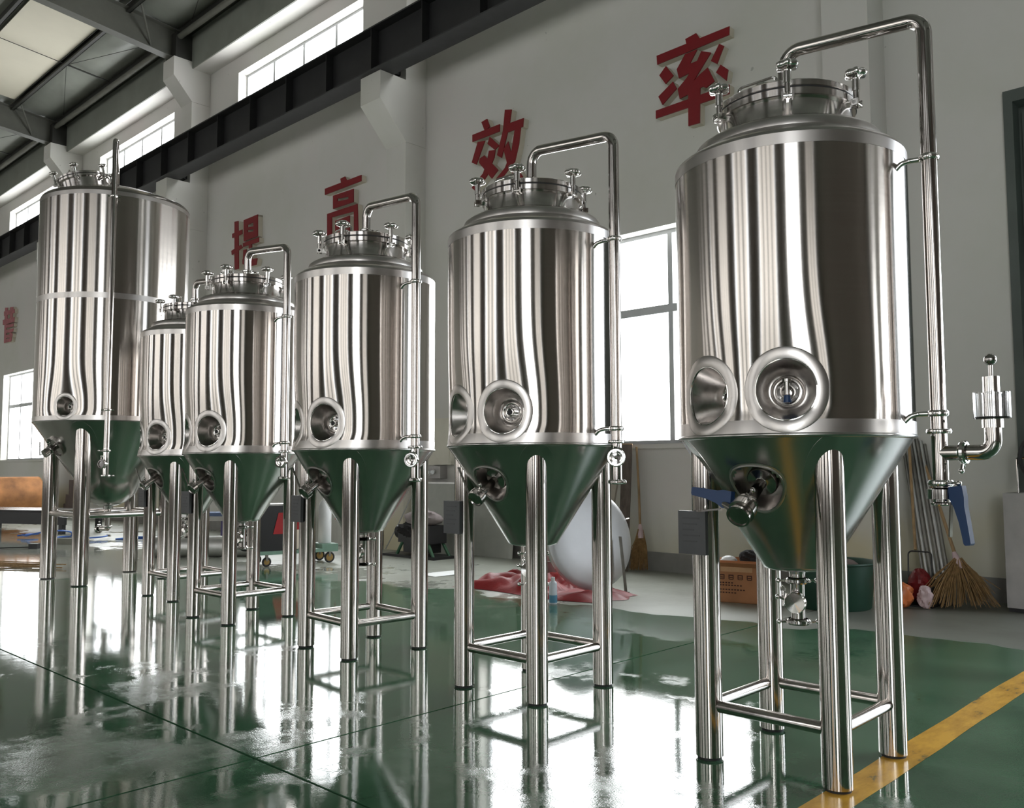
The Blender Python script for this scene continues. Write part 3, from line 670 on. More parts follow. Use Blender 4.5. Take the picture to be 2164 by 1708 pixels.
def make_tank(variant, label):
    T = thing('fermentation_tank', label, 'tank', group='row of steel fermentation tanks')
    S = Shell(.44, 1.215, 2.285, [(R(-67), 1.372, .11), (R(-110), 1.366, .11)], .020, .135)
    S.mesh().build('shell', 'shell_steel', T, 60)
    S.port(T, R(-67), 1.372, .11, 'valve' if variant == 'A' else 'plain'); S.port(T, R(-110), 1.366, .11, 'plain')
    tp = MB(); tp.lathe([(.44, 2.285), (.438, 2.293), (.430, 2.302), (.415, 2.311), (.358, 2.343), (.352, 2.345)], 160); tp.build('top_plate', 'satin_steel', T, 60)
    for za, zb in ((1.2155, 1.268), (2.243, 2.2845)):
        b = MB(); N = 200; vs = []
        zz = [za + (zb-za)*i/4 for i in range(5)]
        for z in zz:
            for q in range(N):
                a = 2*PI*q/N; vs.append(S.pt(a, z, .0007))
        b.add(vs, [(i*N+q, i*N+(q+1) % N, (i+1)*N+(q+1) % N, (i+1)*N+q) for i in range(4) for q in range(N)]); b.build('weld_band', 'satin_steel', T, 60)
    kn = MB(); kn.lathe([(.357, 2.338), (.3575, 2.343), (.357, 2.368), (.352, 2.376), (.345, 2.381)], 128); kn.build('knuckle_band', 'satin_steel', T, 50)
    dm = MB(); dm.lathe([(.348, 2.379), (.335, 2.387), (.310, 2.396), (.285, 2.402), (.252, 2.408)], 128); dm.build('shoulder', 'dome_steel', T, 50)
    nk = MB(); nk.lathe([(.258, 2.406), (.2535, 2.412), (.252, 2.488)], 128); nk.build('manway_neck', 'neck_steel', T, 50)
    fg = MB(); fg.lathe([(.250, 2.488), (.264, 2.488), (.268, 2.491), (.268, 2.516), (.265, 2.518)], 128); fg.build('neck_flange', 'neck_steel', T, 30)
    MB().lathe([(.25, 2.5175), (.2655, 2.5175), (.2655, 2.524), (.25, 2.524)], 96, closed=True).build('gasket', 'rubber', T)
    ld = MB(); ld.lathe([(.265, 2.524), (.268, 2.526), (.268, 2.545), (.264, 2.549), (.20, 2.556), (.10, 2.562), (.0, 2.564)], 128); LID = ld.build('lid', 'neck_steel', T, 30)
    for k in range(6): lid_clamp(T, R(-2 - 60*k), .292, 2.475, 2.592, .95)
    # lid handle and small nozzle
    hp = [polar(.20, R(-128), 2.552), polar(.195, R(-128), 2.612), polar(.135, R(-76), 2.625), polar(.14, R(-76), 2.556)]
    MB().tube(fillet(hp, .02), .0055, 10).build('lid_handle', 'chrome', LID)
    MB().lathe([(.0, 2.60), (.026, 2.60), (.027, 2.598), (.027, 2.555)], 24, (-.02, -.15, 0)).build('nozzle', 'chrome', LID)
    # CIP pipe: up from the lid, across, down the side
    r = .0265
    MB().lathe([(.06, 2.55), (.055, 2.585), (.031, 2.59), (.031, 2.612)], 28).build('ferrule', 'chrome', LID)
    pp = fillet([(0, 0, 2.60), (0, 0, 2.775), (.54, 0, 2.722), (.54, 0, 1.225)], .065, 9)
    CP = MB().tube(pp, r, 24).build('wash_pipe', 'pipe_steel', T, 50)
    cl = MB(); clamp_ring(cl, (0, 0, 2.618), (0, 0, 1), .036, (.5, .8, 0)); cl.build('pipe_clamp', 'chrome', CP)
    for z in (2.205, 1.288):
        br = MB(); br.tube(fillet([(.43, -.03, z-.03), (.452, -.025, z-.008), (.475, -.012, z), (.513, -.002, z)], .03, 5), .0095, 12); B = br.build('pipe_bracket', 'chrome', T)
        cc = MB(); clamp_ring(cc, (.54, 0, z), (0, 0, 1), .031); cc.cyl((.555, -.034, z), (.555, .034, z), .005, n=8); cc.cyl((.525, -.036, z), (.525, .036, z), .005, n=8); cc.build('bracket_collar', 'chrome', B)
    # tee below the pipe
    tee = MB(); tee.cyl((.54, 0, 1.225), (.54, 0, 1.03), r, n=24); tee.cyl((.54, 0, 1.15), (.60, 0, 1.15) if variant == 'A' else (.572, -.038, 1.15), r*.98, n=24)
    TE = tee.build('tee_pipe', 'pipe_steel', T, 50)
    cl = MB(); cl.lathe([(r, -.008), (.040, -.008), (.042, -.003), (.042, .003), (.040, .008), (r, .008)], 28, (.54, 0, 1.225)); cl.build('flange', 'chrome', TE)
    if variant == 'A':
        cl = MB(); clamp_ring(cl, (.618, 0, 1.15), (1, 0, 0), .037, (0, -.5, -.8)); cl.build('pipe_clamp', 'chrome', TE)
        MB().cyl((.60, 0, 1.15), (.635, 0, 1.15), r, n=24).build('ferrule', 'chrome', TE)
        AL = MB().tube(fillet([(.63, 0, 1.15), (.712, 0, 1.15), (.712, 0, 1.232)], .062, 9), r, 24).build('elbow', 'pipe_steel', TE, 50)
        pv = MB(); pv.lathe([(.0, 1.232), (.033, 1.232), (.033, 1.26), (.050, 1.263), (.050, 1.268), (.0, 1.268)], 32, (.712, 0, 0))
        pv.lathe([(.029, 1.268), (.029, 1.345), (.031, 1.346), (.031, 1.35), (.026, 1.352), (.026, 1.405), (.0, 1.407)], 32, (.712, 0, 0))
        A = pv.build('relief_valve', 'chrome', T, 30); tag(A, 'chrome pressure relief valve with glass cup')
        MB().lathe([(.057, 1.264), (.0575, 1.266), (.0575, 1.352), (.0545, 1.352), (.0545, 1.268), (.0, 1.2665)], 40, (.712, 0, 0)).build('glass_cup', 'glass', A, 30)
        MB().torus((.712, 0, 1.266), (0, 0, 1), .048, .004, 32, 8).build('seal', 'rubber', A)
        MB().cyl((.712, 0, 1.40), (.712, 0, 1.45), .007, n=12).sphere((.712, 0, 1.463), .0205, 20, 12).build('ball_knob', 'chrome_dark', A, 60)
        # butterfly valve below the tee
        vv = MB(); clamp_ring(vv, (.54, 0, 1.045), (0, 0, 1), .038, (.8, -.4, 0)); vv.lathe([(.033, -.03), (.046, -.028), (.046, .006), (.033, .010)], 28, (.54, 0, 1.018))
        vv.lathe([(.0, -.05), (.033, -.05), (.036, -.047), (.036, -.042), (.028, -.038), (.028, -.028)], 28, (.54, 0, 1.018))
        vv.cyl((.57, -.012, 1.008), (.605, -.026, 1.01), .016, n=14)
        V = vv.build('butterfly_valve', 'chrome', T, 40)
        butterfly_handle(V, (.602, -.034, 1.035), (.10, -.03, -1), (.3, .95, 0), .20, 1.15)
    else:
        d_ = Vector((.55, -.83, 0)).normalized(); c = Vector((.54, 0, 1.15)) + d_*.062
        MB().cyl(Vector((.54, 0, 1.15)), c, r*.98, n=24).build('branch', 'chrome', TE)
        cl = MB(); clamp_ring(cl, c, d_, .039, (.2, .1, 1)); cl.lathe([(.034, .009), (.030, .014), (.023, .013), (.020, .007), (.009, .006), (.006, .012), (.0, .014)], 28, c, d_); cl.build('branch_cap', 'chrome', TE)
        cl = MB(); clamp_ring(cl, (.54, 0, 1.035), (0, 0, 1), .037, (.8, -.4, 0)); cl.build('pipe_clamp', 'chrome', TE)
    # cone ----------------------------------------------------------
    r1, z1, r0, z0 = .437, 1.215, .13, .725
    sl = (z1-z0)/(r1-r0); nl = math.hypot(1, sl); nr, nz = sl/nl, -1/nl
    def conez(rr):
        rr_ = min(rr, r1-.001); return z0 + (rr_-r0)*sl, nr, nz
    PC, PR = R(-88), .318          # racking port
    zc = conez(PR)[0]; C = polar(PR, PC, zc); nrm = Vector((nr*math.cos(PC), nr*math.sin(PC), nz)); tt = Vector((-math.sin(PC), math.cos(PC), 0)); uu = nrm.cross(tt) * -1
    if uu.z < 0: uu = -uu
    na, nq = 160, 36; mb = MB(); vs = []; fs = []
    for i in range(nq+1):
        rr = r1 + (r0-r1)*i/nq
        for k in range(na): vs.append(polar(rr, 2*PI*k/na, conez(rr)[0]))
    for i in range(nq):
        for k in range(na):
            rr = r1+(r0-r1)*(i+.5)/nq; a = 2*PI*(k+.5)/na
            p_ = polar(rr, a, conez(rr)[0])
            if (p_-C).length < .096 : continue
            fs.append((i*na+k, (i+1)*na+k, (i+1)*na+(k+1) % na, i*na+(k+1) % na))
    mb.add(vs, fs); CN = mb.build('cone', 'cone_steel', T, 60)
    MB().lathe([(.437, 1.222), (.443, 1.220), (.4445, 1.214), (.442, 1.208), (.434, 1.205)], 160).build('rim_bead', 'cone_steel', T, 60)
    MB().lathe([(.13, .725), (.124, .715), (.10, .708), (.032, .700), (.03, .690)], 64).build('cone_tip', 'cone_steel', CN, 50)
    # cup of the racking port follows the cone surface
    N = 48; rim = MB(); pts = []
    for k in range(N):
        f = 2*PI*k/N; q = C + .099*(math.cos(f)*tt + math.sin(f)*uu); rr = math.hypot(q.x, q.y); a = math.atan2(q.y, q.x)
        pts.append(polar(rr, a, conez(rr)[0]))
    inner = [C - nrm*.085 + .088*(math.cos(2*PI*k/N)*tt + math.sin(2*PI*k/N)*uu) for k in range(N)]
    cup = MB(); cup.add(pts + inner, [(k, (k+1) % N, N+(k+1) % N, N+k) for k in range(N)] + [tuple(N+k for k in range(N))])
    CU = cup.build('port_cup', 'funnel_steel', CN, 50)
    fr = MB(); outer = []
    for k in range(N):
        f = 2*PI*k/N; q = C + .109*(math.cos(f)*tt + math.sin(f)*uu); rr = math.hypot(q.x, q.y); outer.append(polar(rr, math.atan2(q.y, q.x), conez(rr)[0]))
    fr.add([p_ + nrm*.003 for p_ in pts] + [p_ + nrm*.001 for p_ in outer], [(k, N+k, N+(k+1) % N, (k+1) % N) for k in range(N)])
    rp = [p_ + nrm*.003 for p_ in pts]; fr.tube(rp + rp[:2], .004, 8, False)
    fr.build('cup_rim', 'satin_steel', CN, 40)
    ra = MB(); ra.lathe([(.058, -.080), (.058, -.045), (.054, -.040), (.024, -.036), (.021, -.034), (.021, .11)], 32, C, nrm)
    RA = ra.build('racking_arm', 'chrome_dark', T, 40)
    cl = MB(); clamp_ring(cl, C+nrm*.10, nrm, .036, tt*.6+uu*.8); cl.build('pipe_clamp', 'chrome_dark', RA)
    if variant == 'A':
        vb = MB(); vb.lathe([(.022, .10), (.032, .112), (.032, .118), (.047, .122), (.047, .152), (.034, .156), (.034, .168), (.043, .172), (.043, .182), (.036, .184), (.034, .178), (.0, .176)], 32, C, nrm)
        vb.cyl(C+nrm*.135 - tt*.035, C+nrm*.105 - tt*.085, .014, n=14)
        V = vb.build('butterfly_valve', 'chrome_dark', RA, 40)
        butterfly_handle(RA, C + nrm*.095 - tt*.055 + uu*.012, -tt*1.0 + Vector((0, .03, .06)), Vector((0, -1, .1)), .165, 1.35)
    else:
        vb = MB(); vb.lathe([(.022, .10), (.042, .106), (.042, .132), (.036, .136), (.032, .130), (.0, .128)], 28, C, nrm)
        vb.tube([C+nrm*.12 - tt*.04, C+nrm*.11 - tt*.05 + uu*.02, C+nrm*.07 - tt*.09 + uu*.14], .0055, 8)
        vb.build('butterfly_valve', 'chrome_dark', RA, 40)
    # bottom outlet --------------------------------------------------
    ou = MB(); ou.lathe([(.030, .70), (.030, .668), (.027, .66), (.027, .50), (.0, .495)], 28); O = ou.build('outlet_pipe', 'pipe_steel', T, 40)
    for z, wv in ((.664, (-.7, -.5, 0)), (.508, (.7, .5, 0))):
        cl = MB(); clamp_ring(cl, (0, 0, z), (0, 0, 1), .038, wv); clamp_ring(cl, (0, 0, z), (0, 0, 1), .038, tuple(-q for q in wv)); cl.build('pipe_clamp', 'chrome', O)
    vd = Vector((.25, -.97, 0)).normalized(); vc = Vector((0, 0, .585))
    vb = MB(); vb.lathe([(.024, 0), (.024, .035), (.038, .038), (.040, .043), (.040, .055), (.037, .060), (.0, .062)], 32, vc, vd); clamp_ring(vb, vc+vd*.038, vd, .036, (-.9, -.2, .3)); vb.build('branch_cap', 'chrome', O, 30)
    hb = MB(); hb.cyl(vc + Vector((-.05, -.02, -.02)), vc + Vector((-.05, -.02, .035)), .007, n=10).torus(vc + Vector((-.05, -.02, .045)), (.3, .9, 0), .012, .003, 16, 6); hb.cyl(vc+Vector((-.05, -.02, 0)), vc, .009, n=10); hb.build('wing_bolt', 'chrome', O, 40)
    # legs ------------------------------------------------------------
    leg_set(T, .25, .0515, 1.17, .198, .0225, conez, .088)
    # name plate on the left front leg
    pl = MB(); pl.box(-.325, -.205, -.325, -.319, .77, .935); pl.box(-.325, -.205, -.319, -.306, .77, .774).box(-.325, -.205, -.319, -.306, .931, .935).box(-.325, -.321, -.319, -.306, .774, .931).box(-.209, -.205, -.319, -.306, .774, .931)
    PL = pl.build('name_plate', 'plate_steel', T, smooth=False)
    for k in range(5): MB().box(-.305, -.305+.075-.012*(k % 3), -.3262, -.325, .905-k*.022, .911-k*.022).build('engraved_line', 'plate_mark', PL, smooth=False)
    return T
POS = [(-1.597, 3.267, 0), (-3.089, 3.386, 0), (-4.52, 3.382, -4), (-6.12, 3.455, 1.5), (-7.48, 3.71, -1)]
LAB = ['nearest conical steel tank at right with two blue valve handles and glass relief valve',
       'second steel tank from the right, standing before the bright window and round steel lid',
       'third steel tank from the right, in front of the wall pilaster',
       'fourth steel tank from the right, overlapping the smaller-looking tank behind it',
       'farthest small steel tank, squeezed between the tallest tank and its neighbour']
t1 = make_tank('A', LAB[0]); t2 = make_tank('B', LAB[1])
tanks = [t1, t2] + [copy_tree(t2) for _ in range(3)]
for t, (x, y, a), l in zip(tanks, POS, LAB):
    t.location = (x, y, 0); t.rotation_euler = (0, 0, R(a)); t['label'] = l

# ------------------------------------------------------------------ the tall tank
def big_tank():
    T = thing('fermentation_tank', 'tallest and widest steel tank at the far left with a band around its middle', 'tank', (-9.25, 3.71, 0))
    Rr, z0, z1 = .715, 1.565, 3.80
    S = Shell(Rr, z0, z1, [(R(-57), 1.70, .095)], .02, .14)
    S.mesh(220, 110, .122).build('shell', 'shell_steel', T, 60)
    S.port(T, R(-57), 1.70, .095, 'plain')
    for za, zb in ((z0, z0+.05), (2.745, 2.80), (z1-.04, z1)):
        b = MB(); N = 160; vs = [S.pt(2*PI*q/N, z, .0008) for z in (za, (za+zb)/2, zb) for q in range(N)]
        b.add(vs, [(i*N+q, i*N+(q+1) % N, (i+1)*N+(q+1) % N, (i+1)*N+q) for i in range(2) for q in range(N)]); b.build('weld_band', 'satin_steel', T, 60)
    prof = [(Rr, z1)]
    for k in range(1, 6): a = PI/2*k/5; prof.append((Rr-.05+.05*math.cos(a), z1+.05*math.sin(a)))
    for k in range(1, 9): q = k/8; prof.append(((Rr-.05)*(1-q), z1+.05+.17*math.sin(PI/2*q)))
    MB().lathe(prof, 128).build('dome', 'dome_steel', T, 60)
    # offset manway, tilted with the dome
    ax = Vector((-.17, -.16, 1)).normalized(); c = Vector((-.24, -.23, 3.99))
    mw = thing('manway', None, None); mw.parent = T; mw.matrix_local = Matrix.Translation(c) @ ax.to_track_quat('Z', 'Y').to_matrix().to_4x4()
    MB().lathe([(.24, -.16), (.235, .02), (.235, .09)], 96).build('manway_neck', 'neck_steel', mw, 50)
    MB().lathe([(.235, .09), (.255, .09), (.257, .093), (.257, .112), (.255, .114)], 96).build('neck_flange', 'neck_steel', mw, 30)
    MB().lathe([(.24, .113), (.254, .113), (.254, .12), (.24, .12)], 64, closed=True).build('gasket', 'rubber', mw)
    MB().lathe([(.255, .12), (.257, .122), (.257, .14), (.25, .145), (0, .16)], 96).build('lid', 'neck_steel', mw, 30)
    hp = [(.02, -.15, .15), (.02, -.15, .22), (.14, -.06, .22), (.14, -.06, .15)]
    MB().tube(fillet(hp, .02), .006, 8).build('lid_handle', 'chrome', mw)
    for k in range(6): lid_clamp_flat(mw, R(10+60*k), .28, .075, .20)
    # pipe down the front
    a = R(-24); n = Vector((math.cos(a), math.sin(a), 0))
    pp = fillet([n*.30+Vector((0, 0, 3.98)), n*.30+Vector((0, 0, 4.12)), n*.80+Vector((0, 0, 4.30)), n*.80+Vector((0, 0, 1.30))], .05, 7)
    P = MB().tube(pp, .026, 20).build('wash_pipe', 'pipe_steel', T, 50)
    for z in (3.72, 1.66):
        br = MB(); br.cyl(n*.70+Vector((0, 0, z)), n*.80+Vector((0, 0, z)), .01, n=10); clamp_ring(br, n*.80+Vector((0, 0, z)), (0, 0, 1), .032); t_ = Vector((-n.y, n.x, 0)); br.cyl(n*.80-t_*.055+Vector((0, 0, z)), n*.80+t_*.055+Vector((0, 0, z)), .006, n=8); br.build('pipe_bracket', 'chrome', T)
    tee = MB(); tee.cyl(n*.80+Vector((0, 0, 1.30)), n*.80+Vector((0, 0, 1.03)), .026, n=20)
    clamp_ring(tee, n*.80+Vector((0, 0, 1.275)), (0, 0, 1), .037, (0, -1, 0)); clamp_ring(tee, n*.80+Vector((0, 0, 1.04)), (0, 0, 1), .037, (0, 1, 0))
    d_ = Vector((.5, -.86, 0)); tee.cyl(n*.80+Vector((0, 0, 1.15)), n*.80+Vector((0, 0, 1.15))+d_*.06, .026, n=20); clamp_ring(tee, n*.80+Vector((0, 0, 1.15))+d_*.06, d_, .038, (0, 0, 1))
    tee.disc(n*.80+Vector((0, 0, 1.15))+d_*.062, d_, .034, 20)
    tee.build('tee_pipe', 'chrome', T, 40)
    # cone with rounded tip
    r1, r0, zt, zb = .712, .34, z0, 1.02
    sl = (zt-zb)/(r1-r0); nl = math.hypot(1, sl)
    def conez(rr): return zb + (min(rr, r1-.001)-r0)*sl, sl/nl, -1/nl
    prof = [(r1, zt), (.62, conez(.62)[0]), (.5, conez(.5)[0]), (r0, zb)]
    C = MB().lathe(prof[::-1], 128).build('cone', 'cone_steel', T, 60)
    MB().lathe([(r0, zb), (r0-.02, zb-.03), (.26, .86), (.17, .77), (.09, .735), (.05, .73), (.045, .70)][::-1], 96).build('cone_tip', 'cone_steel', C, 60)
    MB().torus((0, 0, z0), (0, 0, 1), r1, .007, 128, 8).build('rim_bead', 'cone_steel', T)
    # racking port
    PC = R(-82); PR = .55; z = conez(PR)[0]; c0 = polar(PR, PC, z); nrm = Vector((sl/nl*math.cos(PC), sl/nl*math.sin(PC), -1/nl))
    cu = MB(); cu.lathe([(.06, -.02), (.105, -.015), (.108, .02), (.10, .024), (.09, .004), (.0, .0)], 40, c0, nrm); cu.build('port_cup', 'chrome_dark', C, 40)
    ra = MB(); ra.cyl(c0, c0+nrm*.10, .03, n=20); clamp_ring(ra, c0+nrm*.07, nrm, .04, (0, 0, 1)); ra.cyl(c0+nrm*.10, c0+nrm*.14, .04, n=20); ra.tube([c0+nrm*.11, c0+nrm*.12+Vector((-.1, -.02, -.02)), c0+nrm*.10+Vector((-.22, 0, .10))], .006, 8); ra.build('racking_arm', 'chrome_dark', T, 40)
    # outlet with side valve
    ou = MB(); ou.cyl((0, 0, .72), (0, 0, .50), .03, n=20); clamp_ring(ou, (0, 0, .66), (0, 0, 1), .04, (1, 0, 0)); clamp_ring(ou, (0, 0, .52), (0, 0, 1), .04, (-1, 0, 0)); ou.cyl((0, 0, .50), (-.16, -.05, .49), .026, n=20); clamp_ring(ou, (-.12, -.04, .49), (-1, -.3, 0), .04, (0, 0, 1)); ou.build('outlet_pipe', 'chrome', T, 40)
    leg_set(T, .415, .075, 1.50, .66, .03, conez, .12)
    return T
def lid_clamp_flat(parent, ang, r, zb, zk): lid_clamp(parent, ang, r, zb, zk, .95)
big_tank()

# ------------------------------------------------------------------ things along the wall
def lump(c, rx, ry, rz, seed, amp=.22, n=28, m=16, flat=True):
    """soft crumpled volume (bag, cloth heap) resting on its base"""
    rnd = random.Random(seed); ph = [(rnd.uniform(0, 6.28), rnd.randint(2, 7), rnd.randint(1, 5), rnd.uniform(.4, 1)) for _ in range(7)]
    mb = MB(); vs = []
    for i in range(m+1):
        t = PI*i/m
        for k in range(n):
            a = 2*PI*k/n
            w_ = 1 + amp*sum(q*math.sin(f*a+p_+g_*t*1.7) for p_, f, g_, q in ph)/4*math.sin(t)
            z = c[2] - rz*math.cos(t)*w_
            w_ *= 1 + rnd.uniform(-.05, .05)*math.sin(t); vs.append((c[0]+rx*math.sin(t)*math.cos(a)*w_, c[1]+ry*math.sin(t)*math.sin(a)*w_, max(z, c[2]-rz*.98)))
    mb.add(vs, [(i*n+k, i*n+(k+1) % n, (i+1)*n+(k+1) % n, (i+1)*n+k) for i in range(m) for k in range(n)])
    return mb
def straw_broom(base, neck, top, spread, label, seed, rh=.013):
    rnd = random.Random(seed); T = thing('straw_broom', label, 'broom', base)
    B = Vector(base); N = Vector(neck)-B; P = Vector(top)-B
    MB().tube([N - (P-N).normalized()*.02, N.lerp(P, .5)+Vector((.006, 0, 0)), P], [rh*1.1, rh, rh*.9], 10).build('handle', 'wood_handle', T)
    st = MB(); H = N.length
    side = Vector((math.cos(YAW), math.sin(YAW), 0)); dep = Vector((-math.sin(YAW), math.cos(YAW), 0))
    for k in range(150):
        u = rnd.uniform(-1, 1); v = rnd.uniform(-1, 1)
        a = N + side*u*.03 + dep*v*.015 + Vector((0, 0, rnd.uniform(-.03, .05)))
        e = side*(u*spread + rnd.uniform(-.03, .03)) + dep*v*spread*.35; zz = rnd.uniform(.012, .05) if rnd.random() < .8 else rnd.uniform(.05, .16)
        e = e + Vector((0, 0, zz)); mid = a.lerp(e, .5) + side*u*.02 + Vector((0, 0, .01*rnd.random()))
        st.tube([a, mid, e], [.0045, .004, .002], 4, False)
    o = st.build('straw_head', 'straw', T, smooth=False); tag(o, kind='stuff')
    bd = MB(); d_ = (P-N).normalized(); bd.lathe([(.034, -.05), (.036, 0), (.024, .07), (.016, .10)], 14, N, d_); bd.build('binding', 'bag_pink', T)
    return T
straw_broom((-2.30, 7.45, 0), (-2.36, 7.62, .33), (-2.73, 7.95, 1.23), .30, 'straw broom with frayed wide head leaning at right beside the steel rods', 3)
straw_broom((-5.60, 7.80, 0), (-5.60, 7.84, .40), (-5.70, 7.93, 1.33), .085, 'narrow straw broom leaning under the bright window', 5)
for k in range(7):
    t = k/6
    a = Vector((-2.59+.20*t, 7.58, 0)); b_ = Vector((-2.90+.20*t, 7.972, 1.46-.16*t))
    o = thing('metal_rod', ['dull grey metal rod leaning leftmost in the bundle at right', 'thin grey rod, second from left in the leaning bundle', 'thin grey rod, third from left in the leaning bundle', 'middle grey rod of the leaning bundle by the broom',
              'thin grey rod, third from right in the leaning bundle', 'thin grey rod, second from right in the leaning bundle', 'rightmost grey rod of the bundle, touching the broom straw'][k], 'rod', a, 0, 'rods leaning on the wall')
    MB().tube([(0, 0, 0.001), b_-a], .0125 + .0015*(k % 3), 10).build('rod_tube', 'dull_steel' if k % 2 else 'old_steel', o)
    MB().cyl((0, 0, 0.0), (0, 0, .012), .014, n=10).build('end_cap', 'rubber', o)
# long-handled dustpan
T = thing('dustpan', 'black dustpan with tall wooden stick handle and wire loop at right', 'dustpan', (-2.60, 7.44, 0))
MB().tube([(-.05, .08, .43), (-.21, .47, 1.36)], .012, 10).build('handle', 'wood_handle', T)
MB().tube(fillet([(-.10, .04, .10), (-.10, .06, .42), (.08, .06, .42), (.09, .04, .10)], .03, 5), .006, 8).build('wire_loop', 'black_plastic', T)
m = MB(); m.box(-.13, .13, -.12, .14, 0, .012).box(-.13, -.12, -.12, .14, .012, .16).box(.12, .13, -.12, .14, .012, .16).box(-.12, .12, .128, .14, .012, .2); m.build('pan', 'black_plastic', T, smooth=False)
o = lump((0, 0, .14), .085, .09, .14, 11, .25).build('red_bag', 'bag_red', loc=(-2.60, 7.45, .012), sharp=22); o.name = 'plastic_bag'; tag(o, 'crumpled red plastic bag standing in the dustpan', 'bag')
o = lump((0, 0, .09), .055, .05, .09, 12, .3).build('plastic_bag', 'bag_pink', loc=(-2.50, 7.27, .0), sharp=22); tag(o, 'pale pinkish plastic wrapper in front of the dustpan', 'bag')
o = lump((0, 0, .10), .085, .085, .10, 14, .3).build('plastic_bag', 'bag_orange', loc=(-2.655, 7.20, 0), sharp=22); tag(o, 'bright orange plastic bag beside the green tub', 'bag')
# green tub
T = thing('plastic_tub', 'large dark green round tub behind the nearest tank legs', 'tub', (-3.08, 6.90, 0))
MB().lathe([(.0, .004), (.28, .0), (.29, .01), (.325, .345), (.34, .35), (.34, .362), (.318, .362), (.312, .345), (.28, .03), (.0, .028)], 56).build('body', 'bin_green', T, 40)
MB().torus((0, 0, .355), (0, 0, 1), .335, .011, 56, 8).build('rim', 'bin_green', T)
lump((0, 0, .10), .25, .25, .10, 9, .12).build('contents', 'board_brown', T, 50).location = (0, 0, .19)
# cardboard carton with caps on top
T = thing('cardboard_box', 'open orange-brown cardboard carton with printed side under the nearest tank', 'box', (-3.74, 6.72, 0), R(14))
m = MB(); w_, d_, h_ = .22, .17, .34
for a in ((-w_, w_, -d_, -d_+.006, 0, h_), (-w_, w_, d_-.006, d_, 0, h_), (-w_, -w_+.006, -d_+.006, d_-.006, 0, h_), (w_-.006, w_, -d_+.006, d_-.006, 0, h_), (-w_, w_, -d_, d_, 0, .006), (-w_+.006, w_-.006, -d_+.006, d_-.006, h_-.05, h_-.044)): m.box(*a)
m.build('carton_body', 'cardboard', T, smooth=False)
fl_ = MB(); fl_.obox(Matrix.Translation((0, -d_-.035, h_-.03)) @ Matrix.Rotation(R(62), 4, 'X'), w_, .003, .045); fl_.build('flap', 'cardboard', T, smooth=False)
MB().box(-.16, .10, -d_-.0015, -d_, h_-.09, h_-.035).build('tape', 'tape_tan', T, smooth=False)
ink = MB()
for k in range(4):
    x = -.17+.075*k
    ink.box(x, x+.042, -d_-.0012, -d_, .218, .226).box(x, x+.007, -d_-.0012, -d_, .19, .218).box(x+.035, x+.042, -d_-.0012, -d_, .19, .218).box(x+.008, x+.034, -d_-.0012, -d_, .20, .207).box(x+.004, x+.038, -d_-.0012, -d_, .186, .192)
for j, (z, n_) in enumerate(((.155, 5), (.135, 8), (.10, 9), (.075, 6))):
    for k in range(n_): ink.box(-.17+.024*k, -.17+.024*k+.015, -d_-.0012, -d_, z, z+.010)
ink.build('printing', 'ink_dark', T, smooth=False)
T = thing('white_cap', 'white rounded cap lying on the cardboard carton', 'cap', (-3.86, 6.66, .30), R(14))
MB().lathe([(.075, 0), (.078, .004), (.07, .03), (.05, .055), (.02, .066), (0, .068)], 32).build('crown', 'white_plastic', T, 60)
MB().lathe([(.074, .0), (.098, .001), (.098, .006), (.074, .012)], 32).build('brim', 'white_plastic', T, 40)
o = lump((0, 0, .06), .09, .07, .06, 21, .2).build('dark_glove', 'black_cloth', loc=(-3.70, 6.72, .30), sharp=22); tag(o, 'crumpled black work glove on the cardboard carton', 'glove')
o = lump((0, 0, .13), .06, .06, .13, 23, .25).build('plastic_bag', 'bag_red', loc=(-3.50, 6.66, 0), sharp=22); tag(o, 'dark red bag between the carton and the green tub', 'bag')

# steel pot, round lid, red sheet, spray can behind the second tank
T = thing('steel_vessel', 'open stainless steel drum standing on the red sheet', 'drum', (-5.86, 6.72, 0))
MB().lathe([(.0, .004), (.295, .0), (.30, .006), (.30, .66), (.308, .665), (.308, .675), (.295, .675), (.292, .66), (.29, .02), (.0, .018)], 64).build('body', 'dull_steel', T, 40)
MB().torus((0, 0, .67), (0, 0, 1), .303, .009, 56, 8).build('rim', 'chrome', T)
MB().torus((0, 0, .20), (0, 0, 1), .3005, .006, 56, 6).build('bead', 'dull_steel', T)
T = thing('round_lid', 'large round steel lid leaning on edge behind the second tank', 'lid', (-4.97, 6.21, 0.03))
nrm = Vector((.93, -.26, .20)).normalized(); cc = Vector((0, 0, .448))
MB().lathe([(.0, .03), (.25, .024), (.40, .012), (.44, .0), (.45, -.01), (.45, -.055), (.44, -.055), (.435, -.02), (.40, -.008), (.0, .01)], 72, cc, nrm).build('dish', 'lid_steel', T, 30)
MB().torus(cc - nrm*.055, nrm, .446, .006, 64, 8).build('edge_bead', 'chrome', T)
q = nrm.to_track_quat('Z', 'Y').to_matrix(); 
for a in (20, 150, 265):
    p_ = cc + q @ Vector((.452*math.cos(R(a)), .452*math.sin(R(a)), -.02)); MB().tube(fillet([p_ - nrm*.02, p_ - nrm*.02 + (p_-cc)*.06, p_ + nrm*.03 + (p_-cc)*.06, p_ + nrm*.03], .008, 4), .005, 6).build('clip', 'chrome', T)
o = thing('steel_strip', 'narrow steel strip leaning against the face of the round lid', 'strip', (-4.70, 6.36, .012))
MB().obox(Matrix.Translation((-.055, .03, .24)) @ Matrix.Rotation(R(-12), 4, 'Y') @ Matrix.Rotation(R(-7), 4, 'X'), .003, .018, .245).build('strip_body', 'old_steel', o, smooth=False)
MB().box(-.012, .012, -.03, .03, -.006, .006).build('strip_foot', 'old_steel', o, smooth=False)
